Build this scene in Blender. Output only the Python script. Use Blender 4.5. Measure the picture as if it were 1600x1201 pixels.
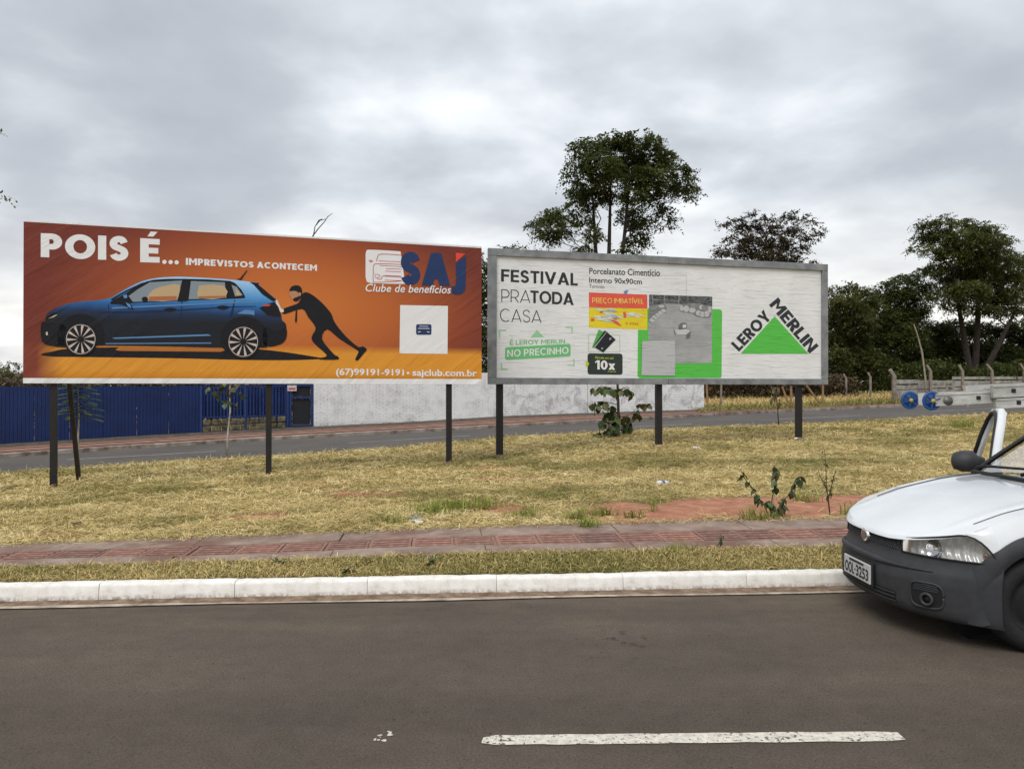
import bpy, math, random
import numpy as np
from mathutils import Vector, Matrix
from mathutils.geometry import tessellate_polygon
R = math.radians
random.seed(7); RNG = np.random.default_rng(11)
for o in list(bpy.data.objects): bpy.data.objects.remove(o)
S = bpy.context.scene
COL = S.collection
# ------------------------------------------------------------ camera, sky, sun, exposure
F = 1200.0; CX = 800.0; HY = 607.0; CAMZ = 1.6        # focal length, centre and horizon of the 1600 px photograph
cam = bpy.data.cameras.new('camera'); camo = bpy.data.objects.new('camera', cam); COL.objects.link(camo)
cam.sensor_width = 36; cam.lens = 36*F/1600; cam.clip_end = 5000; cam.clip_start = .05
camo.location = (0, 0, CAMZ); camo.rotation_euler = (R(90)+math.atan((HY-600.5)/F), 0, 0)
S.camera = camo
SUN_EL, SUN_AZ = 52, 205           # degrees; azimuth measured clockwise from +Y
W = bpy.data.worlds.new('World'); S.world = W; W.use_nodes = True
nt = W.node_tree; nt.nodes.clear()
def wn(t, **k):
    n = nt.nodes.new(t)
    for a, v in k.items(): setattr(n, a, v)
    return n
def wmath(op, a, b=None, c=None):
    n = wn('ShaderNodeMath', operation=op)
    for i, v in enumerate((a, b, c)):
        if v is None: continue
        if isinstance(v, (int, float)): n.inputs[i].default_value = v
        else: nt.links.new(v, n.inputs[i])
    return n.outputs[0]
sky = wn('ShaderNodeTexSky', sky_type='NISHITA'); sky.sun_disc = False
sky.sun_elevation = R(SUN_EL); sky.sun_rotation = R(SUN_AZ)
tc = wn('ShaderNodeTexCoord'); sp = wn('ShaderNodeSeparateXYZ'); nt.links.new(tc.outputs['Generated'], sp.inputs[0])
zz = wmath('ADD', wmath('MAXIMUM', sp.outputs[2], 0.0), 0.22)
cb = wn('ShaderNodeCombineXYZ')
nt.links.new(wmath('DIVIDE', sp.outputs[0], zz), cb.inputs[0]); nt.links.new(wmath('DIVIDE', sp.outputs[1], zz), cb.inputs[1])
cb.inputs[2].default_value = 3.1
def wnoise(scale, detail, rough, dist):
    n = wn('ShaderNodeTexNoise'); n.inputs['Scale'].default_value = scale; n.inputs['Detail'].default_value = detail
    n.inputs['Roughness'].default_value = rough; n.inputs['Distortion'].default_value = dist
    nt.links.new(cb.outputs[0], n.inputs['Vector']); return n.outputs['Fac']
n1 = wnoise(.62, 6, .5, .25); n2 = wnoise(2.6, 5, .5, .15)
den = wmath('ADD', wmath('MULTIPLY', n1, .68), wmath('MULTIPLY', n2, .32))
rp = wn('ShaderNodeValToRGB'); nt.links.new(den, rp.inputs[0])
e = rp.color_ramp.elements
e[0].position = .36; e[0].color = (.86, .885, .905, 1)
e[1].position = .68; e[1].color = (.28, .31, .355, 1)
for p, c in ((.42, (.66, .69, .72, 1)), (.49, (.48, .51, .55, 1)), (.56, (.37, .395, .435, 1))):
    x = e.new(p); x.color = c
# thin, warmer cloud low over the horizon, all the way round
hz = wn('ShaderNodeMapRange'); nt.links.new(sp.outputs[2], hz.inputs[0])
hz.inputs[1].default_value = 0.0; hz.inputs[2].default_value = .24; hz.inputs[3].default_value = .85; hz.inputs[4].default_value = 0.0
hn = wn('ShaderNodeMapRange'); nt.links.new(n1, hn.inputs[0])
hn.inputs[1].default_value = .60; hn.inputs[2].default_value = .44; hn.inputs[3].default_value = 0.25; hn.inputs[4].default_value = 1.0
mh = wn('ShaderNodeMixRGB'); nt.links.new(wmath('MULTIPLY', hz.outputs[0], hn.outputs[0]), mh.inputs[0])
nt.links.new(rp.outputs[0], mh.inputs[1]); mh.inputs[2].default_value = (.95, .91, .82, 1)
bgS = wn('ShaderNodeBackground'); nt.links.new(sky.outputs[0], bgS.inputs[0]); bgS.inputs[1].default_value = .1
bgC = wn('ShaderNodeBackground'); nt.links.new(mh.outputs[0], bgC.inputs[0]); bgC.inputs[1].default_value = 1.0
cov = wn('ShaderNodeMapRange'); nt.links.new(den, cov.inputs[0])
cov.inputs[1].default_value = .30; cov.inputs[2].default_value = .42; cov.inputs[3].default_value = .8; cov.inputs[4].default_value = 1.0
mx = wn('ShaderNodeMixShader'); nt.links.new(cov.outputs[0], mx.inputs[0])
nt.links.new(bgS.outputs[0], mx.inputs[1]); nt.links.new(bgC.outputs[0], mx.inputs[2])
out = wn('ShaderNodeOutputWorld'); nt.links.new(mx.outputs[0], out.inputs[0])
sl = bpy.data.lights.new('sun', 'SUN'); sl.energy = 1.5; sl.angle = R(35); sl.color = (1, .96, .9)
so = bpy.data.objects.new('sun', sl); COL.objects.link(so)
a, el = R(SUN_AZ), R(SUN_EL)
sd = Vector((math.sin(a)*math.cos(el), math.cos(a)*math.cos(el), math.sin(el)))
so.rotation_euler = sd.to_track_quat('Z', 'Y').to_euler(); so.location = sd*60
vs = S.view_settings; vs.view_transform = 'Standard'; vs.look = 'None'; vs.exposure = 0.6; vs.gamma = 1; vs.use_curve_mapping = False

# ------------------------------------------------------------ helpers
def P(px, py, d): return Vector(((px-CX)/F*d, d, CAMZ+(HY-py)/F*d))
def tag(o, label=None, cat=None, group=None, kind=None):
    if label: o['label'] = label
    if cat: o['category'] = cat
    if group: o['group'] = group
    if kind: o['kind'] = kind
    return o
ORG = {}
def thing(name, loc, label, cat, group=None):
    o = bpy.data.objects.new(name, None); COL.objects.link(o); o.location = loc; o.empty_display_size = .2
    ORG[o.name] = Vector(loc); return tag(o, label, cat, group)
def link(o, parent=None):
    COL.objects.link(o)
    if parent is not None: o.parent = parent
    return o
class MB:
    def __init__(s): s.v = []; s.f = []
    def add(s, vs, fs):
        k = len(s.v); s.v += [tuple(q) for q in vs]; s.f += [tuple(i+k for i in f) for f in fs]; return s
    def box(s, c, sz, m=None):
        c = Vector(c); hx, hy, hz_ = sz[0]/2, sz[1]/2, sz[2]/2
        q = [Vector((x, y, z)) for z in (-hz_, hz_) for y in (-hy, hy) for x in (-hx, hx)]
        if m is not None: q = [m @ t for t in q]
        return s.add([t+c for t in q], [(0,2,3,1),(4,5,7,6),(0,1,5,4),(2,6,7,3),(0,4,6,2),(1,3,7,5)])
    def bbox(s, c, sz, b=.01, m=None):          # box with chamfered edges
        hx, hy, hz_ = [q/2 for q in sz]; c = Vector(c); vs = []; idx = {}
        for sx in (-1, 1):
            for sy in (-1, 1):
                for sz_ in (-1, 1):
                    for ax in range(3):
                        p = [sx*(hx-b), sy*(hy-b), sz_*(hz_-b)]; p[ax] += (sx, sy, sz_)[ax]*b
                        idx[(sx, sy, sz_, ax)] = len(vs); vs.append(Vector(p))
        fs = []
        for ax in range(3):
            o1, o2 = [q for q in range(3) if q != ax]
            for sg in (-1, 1):
                loop = []
                for a1, a2 in ((-1,-1),(1,-1),(1,1),(-1,1)):
                    k = [0,0,0]; k[ax] = sg; k[o1] = a1; k[o2] = a2; loop.append(idx[(*k, ax)])
                fs.append(tuple(loop))
        for ax in range(3):
            o1, o2 = [q for q in range(3) if q != ax]
            for a1 in (-1, 1):
                for a2 in (-1, 1):
                    k0 = [0,0,0]; k1 = [0,0,0]; k0[ax] = -1; k1[ax] = 1
                    for k in (k0, k1): k[o1] = a1; k[o2] = a2
                    fs.append((idx[(*k0, o1)], idx[(*k1, o1)], idx[(*k1, o2)], idx[(*k0, o2)]))
        for sx in (-1, 1):
            for sy in (-1, 1):
                for sz_ in (-1, 1): fs.append(tuple(idx[(sx, sy, sz_, ax)] for ax in range(3)))
        if m is not None: vs = [m @ t for t in vs]
        return s.add([t+c for t in vs], fs)
    def tube(s, pts, rad, n=8, cap=True):
        pts = [Vector(p) for p in pts]
        if isinstance(rad, (int, float)): rad = [rad]*len(pts)
        vs = []; prev = None
        for i, p in enumerate(pts):
            t = (pts[min(i+1, len(pts)-1)]-pts[max(i-1, 0)]).normalized()
            ref = prev if prev is not None else (Vector((0,0,1)) if abs(t.z) < .9 else Vector((1,0,0)))
            u = (ref - t*ref.dot(t)).normalized(); w = t.cross(u); prev = u
            for k in range(n):
                an = 2*math.pi*k/n; vs.append(p+(u*math.cos(an)+w*math.sin(an))*rad[i])
        fs = [(i*n+k, i*n+(k+1)%n, (i+1)*n+(k+1)%n, (i+1)*n+k) for i in range(len(pts)-1) for k in range(n)]
        if cap: fs += [tuple(range(n-1, -1, -1)), tuple((len(pts)-1)*n+k for k in range(n))]
        return s.add(vs, fs)
    def bar(s, a, b, w, h, up=(0,0,1)):          # square bar from a to b
        a, b = Vector(a), Vector(b); t = (b-a).normalized(); up = Vector(up)
        if abs(t.dot(up)) > .98: up = Vector((0,1,0))
        x = t.cross(up).normalized(); y = x.cross(t)
        vs = [q+x*sx*w/2+y*sy*h/2 for q in (a, b) for sx, sy in ((-1,-1),(1,-1),(1,1),(-1,1))]
        return s.add(vs, [(3,2,1,0),(4,5,6,7)]+[(k,(k+1)%4,4+(k+1)%4,4+k) for k in range(4)])
    def grid(s, fn, nu, nv, flip=False):
        vs = [fn(i/nu, j/nv) for i in range(nu+1) for j in range(nv+1)]; fs = []
        for i in range(nu):
            for j in range(nv):
                q = (i*(nv+1)+j, (i+1)*(nv+1)+j, (i+1)*(nv+1)+j+1, i*(nv+1)+j+1)
                fs.append(q[::-1] if flip else q)
        return s.add(vs, fs)
    def build(s, name, mat, parent=None, smooth=False, org=None):
        o0 = Vector(org) if org is not None else Vector((0,0,0))
        if parent is not None and org is None:
            r = parent
            while r is not None:
                if r.name in ORG: o0 = ORG[r.name]
                r = r.parent
        me = bpy.data.meshes.new(name); me.from_pydata([tuple(Vector(q)-o0) for q in s.v], [], s.f)
        if smooth: me.polygons.foreach_set('use_smooth', [True]*len(me.polygons))
        me.materials.append(mat); me.update()
        o = bpy.data.objects.new(name, me); link(o, parent)
        if parent is None and org is not None: o.location = o0; ORG[o.name] = o0
        return o
def np_mesh(name, V, faces_n, mat, attr=None, parent=None, org=(0,0,0), smooth=False):
    """V (n,k,3): n faces of k corners each."""
    n, k = V.shape[0], V.shape[1]
    me = bpy.data.meshes.new(name); me.vertices.add(n*k); me.vertices.foreach_set('co', (V-np.array(org)).reshape(-1).astype(np.float32))
    me.loops.add(n*k); me.loops.foreach_set('vertex_index', np.arange(n*k, dtype=np.int32))
    me.polygons.add(n); me.polygons.foreach_set('loop_start', np.arange(0, n*k, k, dtype=np.int32))
    me.update(calc_edges=True)
    if attr is not None:
        a = me.attributes.new('tint', 'FLOAT', 'POINT'); a.data.foreach_set('value', np.repeat(attr, k).astype(np.float32))
    me.materials.append(mat); o = bpy.data.objects.new(name, me); link(o, parent)
    if parent is None: o.location = org
    return o
# ------------------------------------------------------------ materials
def mat(name, col, rough=.75, col2=None, var=.25, scale=6, detail=5, bump=0, bscale=40, metal=0, spec=.4, coat=0, emis=None):
    m = bpy.data.materials.new(name); m.use_nodes = True; t = m.node_tree; N = t.nodes; b = N['Principled BSDF']; L = t.links.new
    b.inputs['Roughness'].default_value = rough; b.inputs['Metallic'].default_value = metal; b.inputs['Specular IOR Level'].default_value = spec
    if coat: b.inputs['Coat Weight'].default_value = coat; b.inputs['Coat Roughness'].default_value = .06
    tc = N.new('ShaderNodeTexCoord'); n = N.new('ShaderNodeTexNoise'); n.inputs['Scale'].default_value = scale; n.inputs['Detail'].default_value = detail
    n.inputs['Roughness'].default_value = .6; L(tc.outputs['Object'], n.inputs['Vector'])
    if col2 is None: col2 = tuple(c*(1-var) for c in col); col = tuple(min(1, c*(1+var*.5)) for c in col)
    r = N.new('ShaderNodeValToRGB'); L(n.outputs['Fac'], r.inputs[0])
    r.color_ramp.elements[0].position = .34; r.color_ramp.elements[0].color = (*col2, 1)
    r.color_ramp.elements[1].position = .64; r.color_ramp.elements[1].color = (*col, 1)
    L(r.outputs[0], b.inputs['Base Color'])
    if bump:
        n2 = N.new('ShaderNodeTexNoise'); n2.inputs['Scale'].default_value = bscale; n2.inputs['Detail'].default_value = 4; L(tc.outputs['Object'], n2.inputs['Vector'])
        bp = N.new('ShaderNodeBump'); bp.inputs['Strength'].default_value = bump; bp.inputs['Distance'].default_value = .02
        L(n2.outputs['Fac'], bp.inputs['Height']); L(bp.outputs[0], b.inputs['Normal'])
    return m
class NG:      # small node-building helper for the custom materials
    def __init__(s, name, rough=.8, spec=.3):
        s.m = bpy.data.materials.new(name); s.m.use_nodes = True; s.t = s.m.node_tree; s.b = s.t.nodes['Principled BSDF']
        s.b.inputs['Roughness'].default_value = rough; s.b.inputs['Specular IOR Level'].default_value = spec
        s.tc = s.t.nodes.new('ShaderNodeTexCoord'); s.co = s.tc.outputs['Object']
    def L(s, a, b): s.t.links.new(a, b)
    def n(s, t, **k):
        x = s.t.nodes.new(t)
        for a, v in k.items(): setattr(x, a, v)
        return x
    def noise(s, scale, detail=5, rough=.6, vec=None, dist=0):
        x = s.n('ShaderNodeTexNoise'); x.inputs['Scale'].default_value = scale; x.inputs['Detail'].default_value = detail
        x.inputs['Roughness'].default_value = rough; x.inputs['Distortion'].default_value = dist; s.L(vec or s.co, x.inputs['Vector']); return x.outputs['Fac']
    def ramp(s, fac, stops):
        r = s.n('ShaderNodeValToRGB'); s.L(fac, r.inputs[0]); e = r.color_ramp.elements
        e[0].position, e[0].color = stops[0][0], (*stops[0][1], 1); e[1].position, e[1].color = stops[-1][0], (*stops[-1][1], 1)
        for p, c in stops[1:-1]: q = e.new(p); q.color = (*c, 1)
        return r.outputs[0]
    def mix(s, fac, a, b, mode='MIX'):
        x = s.n('ShaderNodeMixRGB', blend_type=mode)
        for i, v in ((0, fac), (1, a), (2, b)):
            if isinstance(v, (int, float)): x.inputs[i].default_value = v
            elif isinstance(v, tuple): x.inputs[i].default_value = (*v, 1)
            else: s.L(v, x.inputs[i])
        return x.outputs[0]
    def math(s, op, a, b=0.0):
        x = s.n('ShaderNodeMath', operation=op)
        for i, v in ((0, a), (1, b)):
            if isinstance(v, (int, float)): x.inputs[i].default_value = v
            else: s.L(v, x.inputs[i])
        return x.outputs[0]
    def map(s, v, a, b, c=0., d=1.):
        x = s.n('ShaderNodeMapRange'); s.L(v, x.inputs[0])
        for i, q in enumerate((a, b, c, d)): x.inputs[i+1].default_value = q
        return x.outputs[0]
    def scaled(s, sx, sy, sz):
        x = s.n('ShaderNodeMapping'); x.inputs['Scale'].default_value = (sx, sy, sz); s.L(s.co, x.inputs[0]); return x.outputs[0]
    def attr(s, nm): x = s.n('ShaderNodeAttribute'); x.attribute_name = nm; return x.outputs['Fac']
    def base(s, c): s.L(c, s.b.inputs['Base Color']); return s
    def bump(s, h, strength=.4, dist=.02):
        x = s.n('ShaderNodeBump'); x.inputs['Strength'].default_value = strength; x.inputs['Distance'].default_value = dist
        s.L(h, x.inputs['Height']); s.L(x.outputs[0], s.b.inputs['Normal']); return s
def leafmat(name, dark, light, trans=.25):
    g = NG(name, .55, .25); c = g.ramp(g.attr('tint'), [(0, dark), (.55, tuple((x+y)/2 for x, y in zip(dark, light))), (1, light)]); g.base(c)
    tr = g.n('ShaderNodeBsdfTranslucent'); g.L(c, tr.inputs[0]); mx = g.n('ShaderNodeMixShader'); mx.inputs[0].default_value = trans
    o = [x for x in g.t.nodes if x.type == 'OUTPUT_MATERIAL'][0]
    g.L(g.b.outputs[0], mx.inputs[1]); g.L(tr.outputs[0], mx.inputs[2]); g.L(mx.outputs[0], o.inputs[0]); return g.m
def vnoise(x, y, sc, seed=0):          # value noise, numpy
    x = np.asarray(x)*sc+seed*17.3; y = np.asarray(y)*sc+seed*9.1
    xi = np.floor(x).astype(np.int64); yi = np.floor(y).astype(np.int64); fx = x-xi; fy = y-yi
    fx = fx*fx*(3-2*fx); fy = fy*fy*(3-2*fy)
    h = lambda a, b: np.modf(np.abs(np.sin(a*127.1+b*311.7+seed*3.3)*43758.5453))[0]
    return (h(xi, yi)*(1-fx)+h(xi+1, yi)*fx)*(1-fy)+(h(xi, yi+1)*(1-fx)+h(xi+1, yi+1)*fx)*fy
def fbm(x, y, sc, seed=0): return .55*vnoise(x, y, sc, seed)+.3*vnoise(x, y, sc*2.1, seed+1)+.15*vnoise(x, y, sc*4.3, seed+2)

# ------------------------------------------------------------ ground heights
# rows of the terrain across the view: each gives distance y and height z as functions of the bearing X/Y
KS, SS = .07, .1                                          # slope of the kerb and of the footpath against the view
PXB = np.array([-2600,-1200,-400,0,225,400,640,800,1000,1200,1400,1600,2200,3400], float)
BB = (PXB-CX)/F
def line_y(y0, sl): return y0/(1-np.clip(sl*BB, -.5, .5))
zF_ = np.array([.08,.09,.1,.12,.125,.125,.15,.155,.15,.145,.14,.14,.14,.14])
zB_ = np.array([.0,.03,.06,.09,.11,.125,.165,.185,.195,.205,.21,.22,.24,.26])
ROWS = [
 (line_y(5.3, KS),  BB*0-.03),
 (line_y(6.10, KS), BB*0-.03),
 (line_y(6.16, KS), BB*0+.10),
 (line_y(6.75, SS), zF_-.012),
 (line_y(7.95, SS), zB_-.012),
 (np.array([9.3,9.6,10.0,10.3,10.7,11,11.6,12,12.5,13,13.5,14,15,16]), np.array([-.3,-.25,-.15,-.08,-.02,.0,.07,.1,.15,.2,.25,.30,.36,.4])),
 (np.array([12,12.6,13.3,14,14.9,15.6,16.8,17.5,18.7,20,21,22,24,26]), np.array([-.8,-.6,-.42,-.30,-.24,-.19,-.07,-.02,.13,.24,.33,.44,.6,.7])),
 (np.array([15,16.5,18,19.3,21.2,22,23,24.2,25.6,26.8,28.3,29.8,33,37]), np.array([-1.4,-1.1,-.75,-.54,-.46,-.38,-.145,.067,.213,.305,.47,.656,.9,1.1])),
 (np.array([16,19,22,24.3,26.5,28,30,31.3,33.4,36.8,40.5,43.5,50,57]),   np.array([-1.4,-1.1,-.78,-.59,-.45,-.31,-.125,.035,.236,.42,.62,.73,.95,1.2])),
 (np.array([17,21.5,25.3,28.1,29.9,31.5,34.1,36.1,39.0,42.3,46,49,55,62]), np.array([-1.2,-.9,-.6,-.45,-.25,-.1,.1,.31,.43,.52,.76,.9,1.1,1.35])),
 (np.array([40,44,48,52,54,55,57,58,59,60,61,62,66,72]), np.array([.0,.1,.2,.3,.4,.5,.6,.7,.9,1.15,1.3,1.4,1.5,1.6])),
 (BB*0+160, BB*0+1.2), (BB*0+3000, BB*0+1.0)]
RY = np.array([r[0] for r in ROWS]); RZ = np.array([r[1] for r in ROWS])
ROAD_N, ROAD_F, WALLROW = 7, 8, 9
def zg(x, y):
    """height of the bare terrain"""
    b = x/max(y, 1e-3)
    ys = [np.interp(b, BB, RY[i]) for i in range(len(ROWS))]; zs = [np.interp(b, BB, RZ[i]) for i in range(len(ROWS))]
    return float(np.interp(y, ys, zs))
def row_at(i, px):
    b = (px-CX)/F; y = float(np.interp(b, BB, RY[i])); return Vector((b*y, y, float(np.interp(b, BB, RZ[i]))))
def hit(px, py, lo=3.0, hi=120.0):
    """where the ray through a pixel of the photo meets the terrain"""
    b = (px-CX)/F; k = (HY-py)/F; y = lo
    while y < hi:
        if CAMZ+k*y <= zg(b*y, y)+.004:
            a_, c_ = y-.2, y
            for _ in range(12):
                m_ = (a_+c_)/2
                if CAMZ+k*m_ <= zg(b*m_, m_)+.004: c_ = m_
                else: a_ = m_
            return Vector((b*c_, c_, zg(b*c_, c_)))
        y += .2
    return Vector((b*hi, hi, zg(b*hi, hi)))
SOIL = []                                                # bare red soil patches (x, y, rx, ry, amount)
for px, py, rx, ry, am in ((1045,797,.95,.7,1.1),(1130,795,1.,.75,1.1),(1220,793,1.1,.75,1.1),(1330,790,1.,.70,1.1),(1450,785,1.,.6,1),(570,772,.55,.3,.8),(395,806,.45,.25,.8),(475,757,.5,.3,.6),
                           (512,767,.4,.25,.5),(780,795,.4,.35,.9),(770,728,.5,.35,.8),(775,748,.5,.3,.6),(830,745,.5,.2,.5),(815,775,.3,.2,.5),(40,835,.5,.18,.5),(930,790,.5,.25,.5),(960,740,.6,.3,.35)):
    h_ = hit(px, py); SOIL.append((h_.x, h_.y, rx, ry, am))
def soil(x, y):
    s_ = np.zeros_like(x); w = fbm(x, y, 2.2, 4)-.5
    for cx, cy, rx, ry, am in SOIL:
        d = np.sqrt(((x-cx)/rx)**2+((y-cy)/ry)**2)+w*1.1; s_ = np.maximum(s_, am*np.clip(1.35-d, 0, .5)*2)
    return np.clip(s_+np.clip(fbm(x, y, .9, 8)-.66, 0, 1)*1.6, 0, 1)
def ZG(x, y):       # vectorised
    b = x/np.maximum(y, 1e-3); ys = np.array([np.interp(b, BB, RY[i]) for i in range(len(ROWS))]); zs = np.array([np.interp(b, BB, RZ[i]) for i in range(len(ROWS))])
    o = np.zeros_like(x)
    for i in range(len(ROWS)-1):
        m = (y >= ys[i]) & (y < ys[i+1]); t = (y-ys[i])/np.maximum(ys[i+1]-ys[i], 1e-6); o = np.where(m, zs[i]+(zs[i+1]-zs[i])*t, o)
    return o
def relief(x, y, v):     # small bumps of the mown ground
    return (fbm(x, y, .8, 2)-.5)*.10*v+(fbm(x, y, 3.0, 5)-.5)*.04*v

# ------------------------------------------------------------ ground sheet
g = NG('ground_soil_and_straw', .95, .1)
straw = g.ramp(g.noise(9, 8, .7), [(.3, (.19, .14, .06)), (.5, (.34, .26, .12)), (.7, (.46, .36, .185))])
straw = g.mix(g.map(g.noise(.5, 3), .5, .68), straw, (.15, .15, .055))
red = g.ramp(g.noise(5, 8, .65), [(.3, (.30, .125, .075)), (.7, (.50, .25, .165))])
sm = g.map(g.math('ADD', g.attr('soil'), g.math('MULTIPLY', g.math('SUBTRACT', g.noise(14, 5), .5), .7)), .35, .6)
gcol = g.mix(sm, straw, red)
g.base(gcol).bump(g.math('ADD', g.noise(30, 6, .7), g.math('MULTIPLY', g.noise(6, 3), 2.0)), .6, .03)
M_ground = g.m
def build_ground():
    nb = 460; bl = np.concatenate([np.linspace(BB[0], -.78, 40, endpoint=False), np.linspace(-.78, .78, nb), np.linspace(.78, BB[-1], 40)[1:]])
    segs = [1, 1, 4, 4, 40, 50, 36, 6, 8, 14, 10, 6]; V = []; so_ = []
    for i in range(len(ROWS)-1):
        y0 = np.interp(bl, BB, RY[i]); y1 = np.interp(bl, BB, RY[i+1]); z0 = np.interp(bl, BB, RZ[i]); z1 = np.interp(bl, BB, RZ[i+1])
        n = segs[i]
        for k in range(n+(1 if i == len(ROWS)-2 else 0)):
            t = k/n; y = y0+(y1-y0)*t; z = z0+(z1-z0)*t; x = bl*y
            v = 0.
            if i == 4: v = min(1, t*3)
            if i == 5: v = 1
            if i == 6: v = min(1, (1-t)*4)
            if i in (9,): v = 1.5*min(1, t*5)
            z = z+relief(x, y, v)
            if i == ROAD_N: z = z-.06*min(1, 4*min(t, 1-t)+.4)
            V.append(np.stack([x, y, z], 1)); so_.append(soil(x, y) if 4 <= i <= 6 else (np.clip(.75-np.abs(t-.4), 0, 1)*.7 if i == 9 else 0)*np.ones_like(x))
    V = np.array(V); nr, nc = V.shape[:2]; so_ = np.array(so_).reshape(-1)
    me = bpy.data.meshes.new('ground'); idx = np.arange(nr*nc).reshape(nr, nc)
    fc = np.stack([idx[:-1, :-1], idx[:-1, 1:], idx[1:, 1:], idx[1:, :-1]], -1).reshape(-1, 4)
    vv = V.reshape(-1, 3).tolist(); ff = fc.tolist(); k = len(vv)
    vv += [(-900,-900,-.2),(900,-900,-.2),(900,-5.2,-.2),(-900,-5.2,-.2)]; ff.append((k, k+1, k+2, k+3))
    me.from_pydata(vv, [], ff); at = me.attributes.new('soil', 'FLOAT', 'POINT'); at.data.foreach_set('value', np.concatenate([so_, np.zeros(4)]).astype(np.float32))
    me.polygons.foreach_set('use_smooth', [True]*len(me.polygons)); me.materials.append(M_ground); me.update()
    tag(link(bpy.data.objects.new('ground', me)), kind='structure')
build_ground()
# ------------------------------------------------------------ near road, markings, gutter
g = NG('asphalt', .88, .25)
a1 = g.ramp(g.noise(260, 3, .7), [(.32, (.036, .029, .022)), (.52, (.108, .088, .069)), (.75, (.205, .172, .138))])
a2 = g.ramp(g.noise(.55, 5, .6), [(.35, (.82, .82, .83)), (.65, (1.1, 1.08, 1.05))])
a3 = g.mix(1., g.ramp(g.noise(7, 6, .7), [(.3, (.86, .86, .86)), (.62, (1.05, 1.05, 1.05))]), g.ramp(g.noise(75, 5, .75), [(.3, (.55, .55, .55)), (.5, (1, 1, 1)), (.72, (1.45, 1.43, 1.4))]), 'MULTIPLY')
pit = g.ramp(g.noise(34, 4, .75), [(.32, (.25, .25, .25)), (.385, (1, 1, 1))])
ac = g.mix(1., g.mix(1., g.mix(1., a1, a2, 'MULTIPLY'), a3, 'MULTIPLY'), pit, 'MULTIPLY')
st = g.n('ShaderNodeVectorMath', operation='DISTANCE'); g.L(g.co, st.inputs[0]); st.inputs[1].default_value = (.62, 4.85, 0)
ac = g.mix(g.math('MULTIPLY', g.map(st.outputs['Value'], .40, .1, 0, .75), g.map(g.noise(8, 4), .58, .63)), ac, (.022, .02, .018))
sr = g.n('ShaderNodeSeparateXYZ'); g.L(g.co, sr.inputs[0]); yy = g.math('SUBTRACT', sr.outputs[1], g.math('MULTIPLY', sr.outputs[0], KS))
dust = g.math('MULTIPLY', g.map(yy, 5.1, 5.9), g.map(g.noise(3, 7, .7, vec=g.scaled(.5, 1.6, 1)), .40, .68, 0, .55)); ac = g.mix(dust, ac, (.20, .135, .09))
lane = g.ramp(g.noise(1., 4, .55, vec=g.scaled(.10, 1.5, 1)), [(.35, (.86, .86, .87)), (.65, (1.12, 1.12, 1.11))]); ac = g.mix(1., ac, lane, 'MULTIPLY')
g.base(ac).bump(g.math('ADD', g.noise(260, 3, .7), g.noise(60, 4)), .55, .008); M_asph = g.m
def strip(name, pts_a, pts_b, m, kind='structure', parent=None, sub=1):
    mb = MB(); n = len(pts_a)
    for i in range(n): mb.v += [tuple(pts_a[i]), tuple(pts_b[i])]
    for i in range(n-1): mb.f.append((2*i, 2*i+2, 2*i+3, 2*i+1))
    o = mb.build(name, m, parent)
    if parent is None: tag(o, kind=kind)
    return o
XS = np.arange(-90, 91, 1.0)
ky = lambda x, o=0.0: 6.02+KS*max(-40, min(40, x))+o       # foot of the kerb face
road = strip('road', [(x, -5.4, 0) for x in XS], [(x, ky(x, -.14), 0) for x in XS], M_asph)
g = NG('road_paint', .7, .3)
wear = g.map(g.math('ADD', g.noise(45, 6, .75), g.math('MULTIPLY', g.noise(6, 3), .2)), .70, .665)
g.base(g.ramp(g.noise(30, 4), [(.3, (.45, .42, .36)), (.6, (.66, .62, .53))]))
tr = g.n('ShaderNodeBsdfTransparent'); mxs = g.n('ShaderNodeMixShader'); g.L(g.math('MULTIPLY', wear, 1.0), mxs.inputs[0]); g.L(tr.outputs[0], mxs.inputs[2]); g.L(g.b.outputs[0], mxs.inputs[1])
wear2 = g.math('SUBTRACT', 1.0, wear); g.L(wear2, mxs.inputs[0])
g.L(mxs.outputs[0], [x for x in g.t.nodes if x.type == 'OUTPUT_MATERIAL'][0].inputs[0]); M_paint = g.m
def dash(x0, x1, y0, y1, w, parent):
    mb = MB(); n = 30
    def edge(t, sgn):
        x = x0+(x1-x0)*t; taper = min(1, t*30+.55, (1-t)*60+.75)
        return (x+random.uniform(-.01, .01), y0+(y1-y0)*t+sgn*w/2*taper+random.uniform(-.004, .004), .004)
    for i in range(n): mb.v += [edge(i/(n-1), -1), edge(i/(n-1), 1)]
    for i in range(n-1): mb.f.append((2*i, 2*i+2, 2*i+3, 2*i+1))
    return mb.build('road_marking', M_paint, parent)
for x0 in (-.135, -6.3, 5.9): dash(x0, x0+1.92, 3.505+.02*x0, 3.545+.02*x0, .098, road)
mb = MB(); c = hit(600, 1158); 
for k in range(9):
    q = c+Vector((random.uniform(-.035, .035), random.uniform(-.05, .05), 0)); r_ = random.uniform(.004, .014)
    pts = [(q.x+r_*random.uniform(.6, 1.5)*math.cos(t), q.y+r_*random.uniform(.6, 1.5)*math.sin(t), .004) for t in np.linspace(0, 2*math.pi, 7)[:-1]]
    mb.add(pts, [tuple(range(6))])
mb.build('paint_fragment', mat('loose_white_paint', (.6, .58, .52), .7), road)
g = NG('gutter_dirt', .95, .1)
gd = g.ramp(g.noise(9, 7, .7), [(.3, (.10, .065, .045)), (.5, (.21, .145, .10)), (.7, (.34, .26, .19))])
g.base(gd).bump(g.noise(60, 5), .6, .01); M_gut = g.m
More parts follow.
